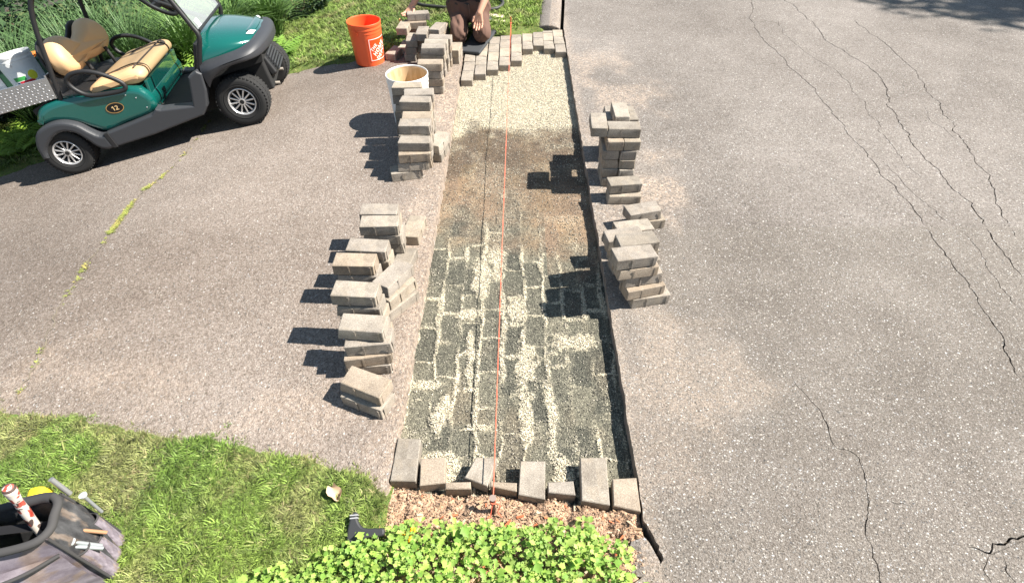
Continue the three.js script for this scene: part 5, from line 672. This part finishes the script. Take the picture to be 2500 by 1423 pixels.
  // trousers with folds, shirt
  const leg = [[hL, kL, 0.100, 0.076], [hR, kR, 0.100, 0.076], [kL, aL, 0.072, 0.055], [kR, aR, 0.072, 0.055], [pel, hL, 0.132, 0.104], [pel, hR, 0.132, 0.104], [[-0.50, 0.30, -5.66], [-0.335, 0.30, -5.66], 0.125, 0.125]], fl = uni(leg, 0.035);
  mesh('trousers', sdfMesh([-0.70, 0.03, -5.98], [-0.12, 0.44, -5.28], 0.0075, p => { const fold = (vn(p[0] * 26 + p[1] * 20, p[2] * 12) - 0.5) * 0.020 + (vn(p[0] * 70, p[1] * 26 + p[2] * 40) - 0.5) * 0.006 + Math.sin(p[0] * 60 + p[1] * 40) * 0.0022; return Math.max(fl(p) + fold, p[1] - 0.365 - 0.01 * Math.sin(p[0] * 30)); }), cloth, t);
  mesh('belt', new THREE.TorusGeometry(0.150, 0.010, 8, 48).scale(1.25, 0.86, 1.6).rotateX(Math.PI / 2).translate(-0.417, 0.335, -5.66), std(lin(0.02, 0.016, 0.013), 0.6), t);
  mesh('fly', tube([[-0.405, 0.345, -5.515], [-0.398, 0.28, -5.505], [-0.402, 0.22, -5.53]], 0.0045, 14, 5), std(lin(0.17, 0.10, 0.075), 0.9), t);
  const torso = [[[-0.47, 0.37, -5.66], [-0.365, 0.37, -5.66], 0.142, 0.142, 0.85], [wst, chest, 0.140, 0.152, 0.8], [chest, [-0.43, 0.72, -5.62], 0.14, 0.075, 0.8], [sL, sR, 0.078, 0.078], [sL, [lerp(sL[0], eL[0], 0.55), lerp(sL[1], eL[1], 0.55), lerp(sL[2], eL[2], 0.55)], 0.068, 0.064], [sR, [lerp(sR[0], eR[0], 0.55), lerp(sR[1], eR[1], 0.55), lerp(sR[2], eR[2], 0.55)], 0.068, 0.064]], ft = uni(torso, 0.05);
  mesh('shirt', sdfMesh([-0.80, 0.30, -5.86], [-0.12, 0.82, -5.42], 0.0085, p => Math.max(ft(p) + (vn(p[0] * 22, p[1] * 30 + p[2] * 14) - 0.5) * 0.016, 0.345 - p[1] + 0.008 * Math.sin(p[0] * 40), Math.hypot(p[0] + 0.43, p[2] + 5.60) < 0.055 && p[1] > 0.74 ? 0.01 : -1)), shirtM, t);
  for (const [a, s] of [[aL, -1], [aR, 1]]) mesh('shoe', sdfMesh([a[0] - 0.09, 0.0, a[2] - 0.20], [a[0] + 0.09, 0.14, a[2] + 0.08], 0.008, uni([[[a[0], 0.065, a[2]], [a[0], 0.05, a[2] - 0.12], 0.048, 0.038], [[a[0], 0.085, a[2] + 0.01], [a[0], 0.06, a[2] - 0.04], 0.05, 0.045]], 0.03)), shoe, t);
  // wooden tool handle in the reaching hand
  const tool = thing('wooden_mallet', 'small mallet with yellow wooden handle held over the paver heap', 'mallet'); tool.position.set(wL[0] - 0.085, wL[1] - 0.115, wL[2] + 0.10); mesh('handle', bar([-0.035, 0.03, 0.0], [0.075, -0.055, 0.035], 0.011, 10, 0.009), std(lin(0.55, 0.33, 0.12), 0.7), tool); mesh('head', new RoundedBoxGeometry(0.06, 0.05, 0.05, 3, 0.008).translate(0.085, -0.065, 0.03), std(lin(0.03, 0.03, 0.03), 0.7), tool);
}
// ---------------------------------------------------------------- the tool bag on the near lawn
{
  const t = thing('tool_bag', 'open grey and black canvas tool bag standing on the lawn', 'tool bag'); t.position.set(-1.585, 0.012, -0.650); t.rotation.y = 0.30;
  const canvasN = canvasTex(256, 256, (c, w, h) => { for (let j = 0; j < h; j += 2) for (let i = 0; i < w; i += 2) { const v = 128 + ((i / 2 + j / 2) % 2 ? 40 : -40) + rr(-30, 30); c.fillStyle = css(v, v, v); c.fillRect(i, j, 2, 2); } }, false); canvasN.repeat.set(8, 8);
  const dirtTex = (r, g, b) => canvasTex(512, 512, (c, w, h) => { const im = c.createImageData(w, h), D = im.data; for (let j = 0; j < h; j++) for (let i = 0; i < w; i++) { const k = (j * w + i) * 4, n = (fbm(i * 0.02, j * 0.02, 4) - 0.5) * 70 + (HT[(i * 7919 + j * 3571) & 65535] - 0.5) * 26, m = smooth(0.52, 0.7, fbm(i * 0.012 + 9, j * 0.012, 4)) * 0.6; D[k] = lerp(r + n, 140 + n, m); D[k + 1] = lerp(g + n, 120 + n, m); D[k + 2] = lerp(b + n, 104 + n, m); D[k + 3] = 255; } c.putImageData(im, 0, 0); });
  const blackC = new THREE.MeshStandardMaterial({ map: dirtTex(58, 58, 60), roughness: 0.9, bumpMap: canvasN, bumpScale: 0.0008 }), greyC = new THREE.MeshStandardMaterial({ map: dirtTex(128, 119, 128), roughness: 0.9, bumpMap: canvasN, bumpScale: 0.0008 }), lining = new THREE.MeshStandardMaterial({ map: dirtTex(172, 160, 150), roughness: 0.95 }), edge = std(lin(0.045, 0.043, 0.043), 0.85);
  // footprint 0.44 x 0.20, opening at 0.30
  const X0 = -0.24, X1 = 0.24, Z0 = -0.075, Z1 = 0.075, Hh = 0.35;
  const wallS = (a0, a1, b0, b1, bulge, n = V(0, 0, 1)) => grid(16, 14, (u, v) => { const p = [0, 1, 2].map(k => lerp(lerp(a0[k], a1[k], u), lerp(b0[k], b1[k], u), v)); const b = bulge * Math.sin(u * Math.PI) * Math.sin(v * Math.PI) + (vn(u * 5 + a0[0] * 30, v * 5 + a0[2] * 30) - 0.5) * 0.014 * Math.sin(v * Math.PI); return [p[0] + n.x * b, p[1], p[2] + n.z * b]; });
  const T = (x, z) => [x * 0.90, Hh, z * 0.95], B = (x, z) => [x, 0, z * 1.05];
  mesh('back_panel', wallS(B(X0, Z0), B(X1, Z0), T(X0, Z0), T(X1, Z0), 0.012, V(0, 0, -1)), blackC, t);
  mesh('front_panel', wallS(B(X0, Z1), B(X1, Z1), T(X0, Z1), T(X1, Z1), 0.035), greyC, t);
  const side = mesh('side_panel', wallS(B(X1, Z0), B(X1, Z1), T(X1, Z0), T(X1, Z1), 0.02, V(1, 0, 0)), blackC, t); mesh('side_panel', wallS(B(X0, Z0), B(X0, Z1), T(X0, Z0), T(X0, Z1), 0.02, V(-1, 0, 0)), blackC, t);
  mesh('inner_lining', wallS([X1 * 0.9, 0.05, Z0], [X1 * 0.9, 0.05, Z1], [X1 * 0.895, Hh - 0.01, Z0 * 0.9], [X1 * 0.895, Hh - 0.01, Z1 * 0.9], -0.02, V(1, 0, 0)), lining, t);
  mesh('base', new RoundedBoxGeometry(0.48, 0.02, 0.21, 2, 0.008).translate(0, 0.01, 0), edge, t);
  mesh('rim', tube([T(X0, Z0), T(0, Z0), T(X1 - 0.03, Z0), T(X1, Z0 + 0.03), T(X1, 0), T(X1, Z1 - 0.03), T(X1 - 0.03, Z1), T(0, Z1), T(X0, Z1)].map(p => V(...p)), 0.0125, 90, 10, true), edge, t);
  mesh('rim_cap', tube([T(X1 - 0.10, Z0), T(X1 - 0.05, Z0), T(X1 - 0.02, Z0 + 0.008)].map(p => V(...p)), 0.0165, 14, 10), black6(), t);
  mesh('handle_tube', bar([0.205, Hh - 0.06, Z0 - 0.03], [0.188, Hh + 0.02, Z0 - 0.045], 0.008, 10), std(lin(0.3, 0.3, 0.3), 0.5, { metalness: 0.5 }), t);
  mesh('corner_piping', merge(tube([B(X1, Z1), [X1 * 0.96, Hh / 2, Z1 * 1.03], T(X1, Z1)], 0.005, 16, 6), tube([B(X1, Z0), [X1 * 0.96, Hh / 2, Z0 * 1.03], T(X1, Z0)], 0.005, 16, 6)), edge, t);
  // slack grey front pocket and its fold, side pockets
  mesh('front_pocket', wallS([X0, 0.02, Z1 + 0.035], [X1 - 0.01, 0.02, Z1 + 0.02], [X0, 0.30, Z1 + 0.06], [X1 - 0.03, 0.27, Z1 + 0.012], 0.05), greyC, t);
  mesh('pocket_fold', tube([[X0, 0.305, Z1 + 0.06], [-0.05, 0.29, Z1 + 0.075], [0.12, 0.275, Z1 + 0.05], [X1 - 0.03, 0.27, Z1 + 0.012]], 0.006, 24, 7), edge, t);
  [[-0.048, 0.19], [0.0, 0.15], [0.048, 0.20]].forEach(([z, h]) => { const p = mesh('side_pocket', grid(10, 10, (u, v) => { const a = (u - 0.5) * Math.PI, w = 0.024; return [X1 - 0.004 - v * 0.012 + Math.cos(a) * (0.018 + 0.012 * v), 0.012 + v * h, z * 1.02 + Math.sin(a) * w]; }), greyC, t); mesh('binding', tube([0, 0.2, 0.4, 0.6, 0.8, 1].map(u => { const a = (u - 0.5) * Math.PI; return [X1 - 0.016 + Math.cos(a) * 0.030, 0.012 + h, z * 1.02 + Math.sin(a) * 0.024]; }), 0.0035, 14, 6), edge, p); });
  t.updateMatrixWorld(true); const W = (x, y, z) => t.localToWorld(V(x, y, z));
  function black6() { return std(lin(0.03, 0.03, 0.032), 0.7); }
  // tools in the bag: things of their own
  const put = (o, x, y, z) => { o.position.copy(W(x, y, z)); o.rotation.y = t.rotation.y; };
  const hm = thing('chisel', 'tool handle with worn white and red paint sticking out of the tool bag', 'tool'); const paint = canvasTex(128, 512, (c, w, h) => { c.fillStyle = '#d9cfc4'; c.fillRect(0, 0, w, h); for (let i = 0; i < 120; i++) { const q = rnd(); c.fillStyle = q < 0.4 ? css(170, 60, 45, 0.8) : q < 0.7 ? css(60, 45, 42, 0.8) : css(200, 190, 180, 0.8); c.beginPath(); c.ellipse(rnd() * w, rnd() * h, rr(3, 24), rr(4, 30), rnd() * 3, 0, 6.3); c.fill(); } c.fillStyle = '#4a3a35'; c.fillRect(0, 70, w, 60); });
  mesh('handle', new THREE.LatheGeometry([[0.009, -0.14], [0.013, 0], [0.014, 0.09], [0.012, 0.14], [0.0165, 0.185], [0.0175, 0.20], [0.0145, 0.212], [0, 0.214]].map(p => new THREE.Vector2(...p)), 20), new THREE.MeshStandardMaterial({ map: paint, roughness: 0.6 }), hm); put(hm, 0.115, 0.27, -0.035); hm.rotation.set(-0.06, 0.30, -0.16);
  const tp = thing('tape_measure', 'round yellow tape measure peeking over the tool bag rim', 'tape measure'); mesh('case', new THREE.CylinderGeometry(0.032, 0.032, 0.03, 28).rotateX(Math.PI / 2), std(lin(0.80, 0.62, 0.02), 0.45), tp); mesh('face', new THREE.CylinderGeometry(0.020, 0.020, 0.032, 24).rotateX(Math.PI / 2), std(lin(0.05, 0.05, 0.05), 0.5), tp); put(tp, 0.130, 0.312, -0.108);
  const sq = thing('pry_bar', 'dark steel bar with punched holes inside the tool bag', 'steel bar'); { const s = new THREE.Shape([[-0.2, -0.013], [0.2, -0.013], [0.2, 0.013], [-0.2, 0.013]].map(p => new THREE.Vector2(...p))); for (let k = -6; k < 7; k++) { const h = new THREE.Path(); h.absellipse(k * 0.028, 0, 0.004, 0.004, 0, 6.2832); s.holes.push(h); } mesh('bar', new THREE.ExtrudeGeometry(s, { depth: 0.004, bevelEnabled: false }), std(lin(0.06, 0.06, 0.065), 0.4, { metalness: 0.7 }), sq); put(sq, 0.0, 0.285, -0.045); sq.rotation.x = -0.7; }
  const nail = (label, col, x, y, z, rx, rz, L = 0.10, r = 0.0055, m = 0.6) => { const n = thing('nail', label, 'nail', 'spikes in the tool bag pockets'); mesh('shank', bar([0, -L * 0.4, 0], [0, L * 0.6, 0], r, 10), std(col, 0.5, { metalness: m }), n); mesh('head', new THREE.CylinderGeometry(r * 2.3, r * 2.1, 0.006, 18).translate(0, L * 0.6 + 0.003, 0), std(col.clone().multiplyScalar(1.5), 0.45, { metalness: m * 0.6 }), n); put(n, x, y, z); n.rotation.set(rx, 0.30, -rz); };
  nail('steel spike standing behind the tool bag side', lin(0.40, 0.41, 0.43), X1 + 0.022, 0.245, -0.068, -0.1, -0.10, 0.10, 0.0052);
  nail('rusty brown spike in the tool bag side pocket', lin(0.36, 0.20, 0.11), X1 + 0.012, 0.205, -0.002, 0.1, -0.55, 0.10, 0.0060, 0.1);
  nail('galvanised spike in the tool bag pocket beside the rusty one', lin(0.42, 0.45, 0.46), X1 + 0.010, 0.205, 0.050, 0.1, -0.60, 0.10, 0.0062);
  nail('second galvanised spike crossing another in the side pocket', lin(0.42, 0.45, 0.46), X1 + 0.012, 0.205, 0.040, 0.1, -0.45, 0.09, 0.0058);
}
renderer.render(scene, camera);
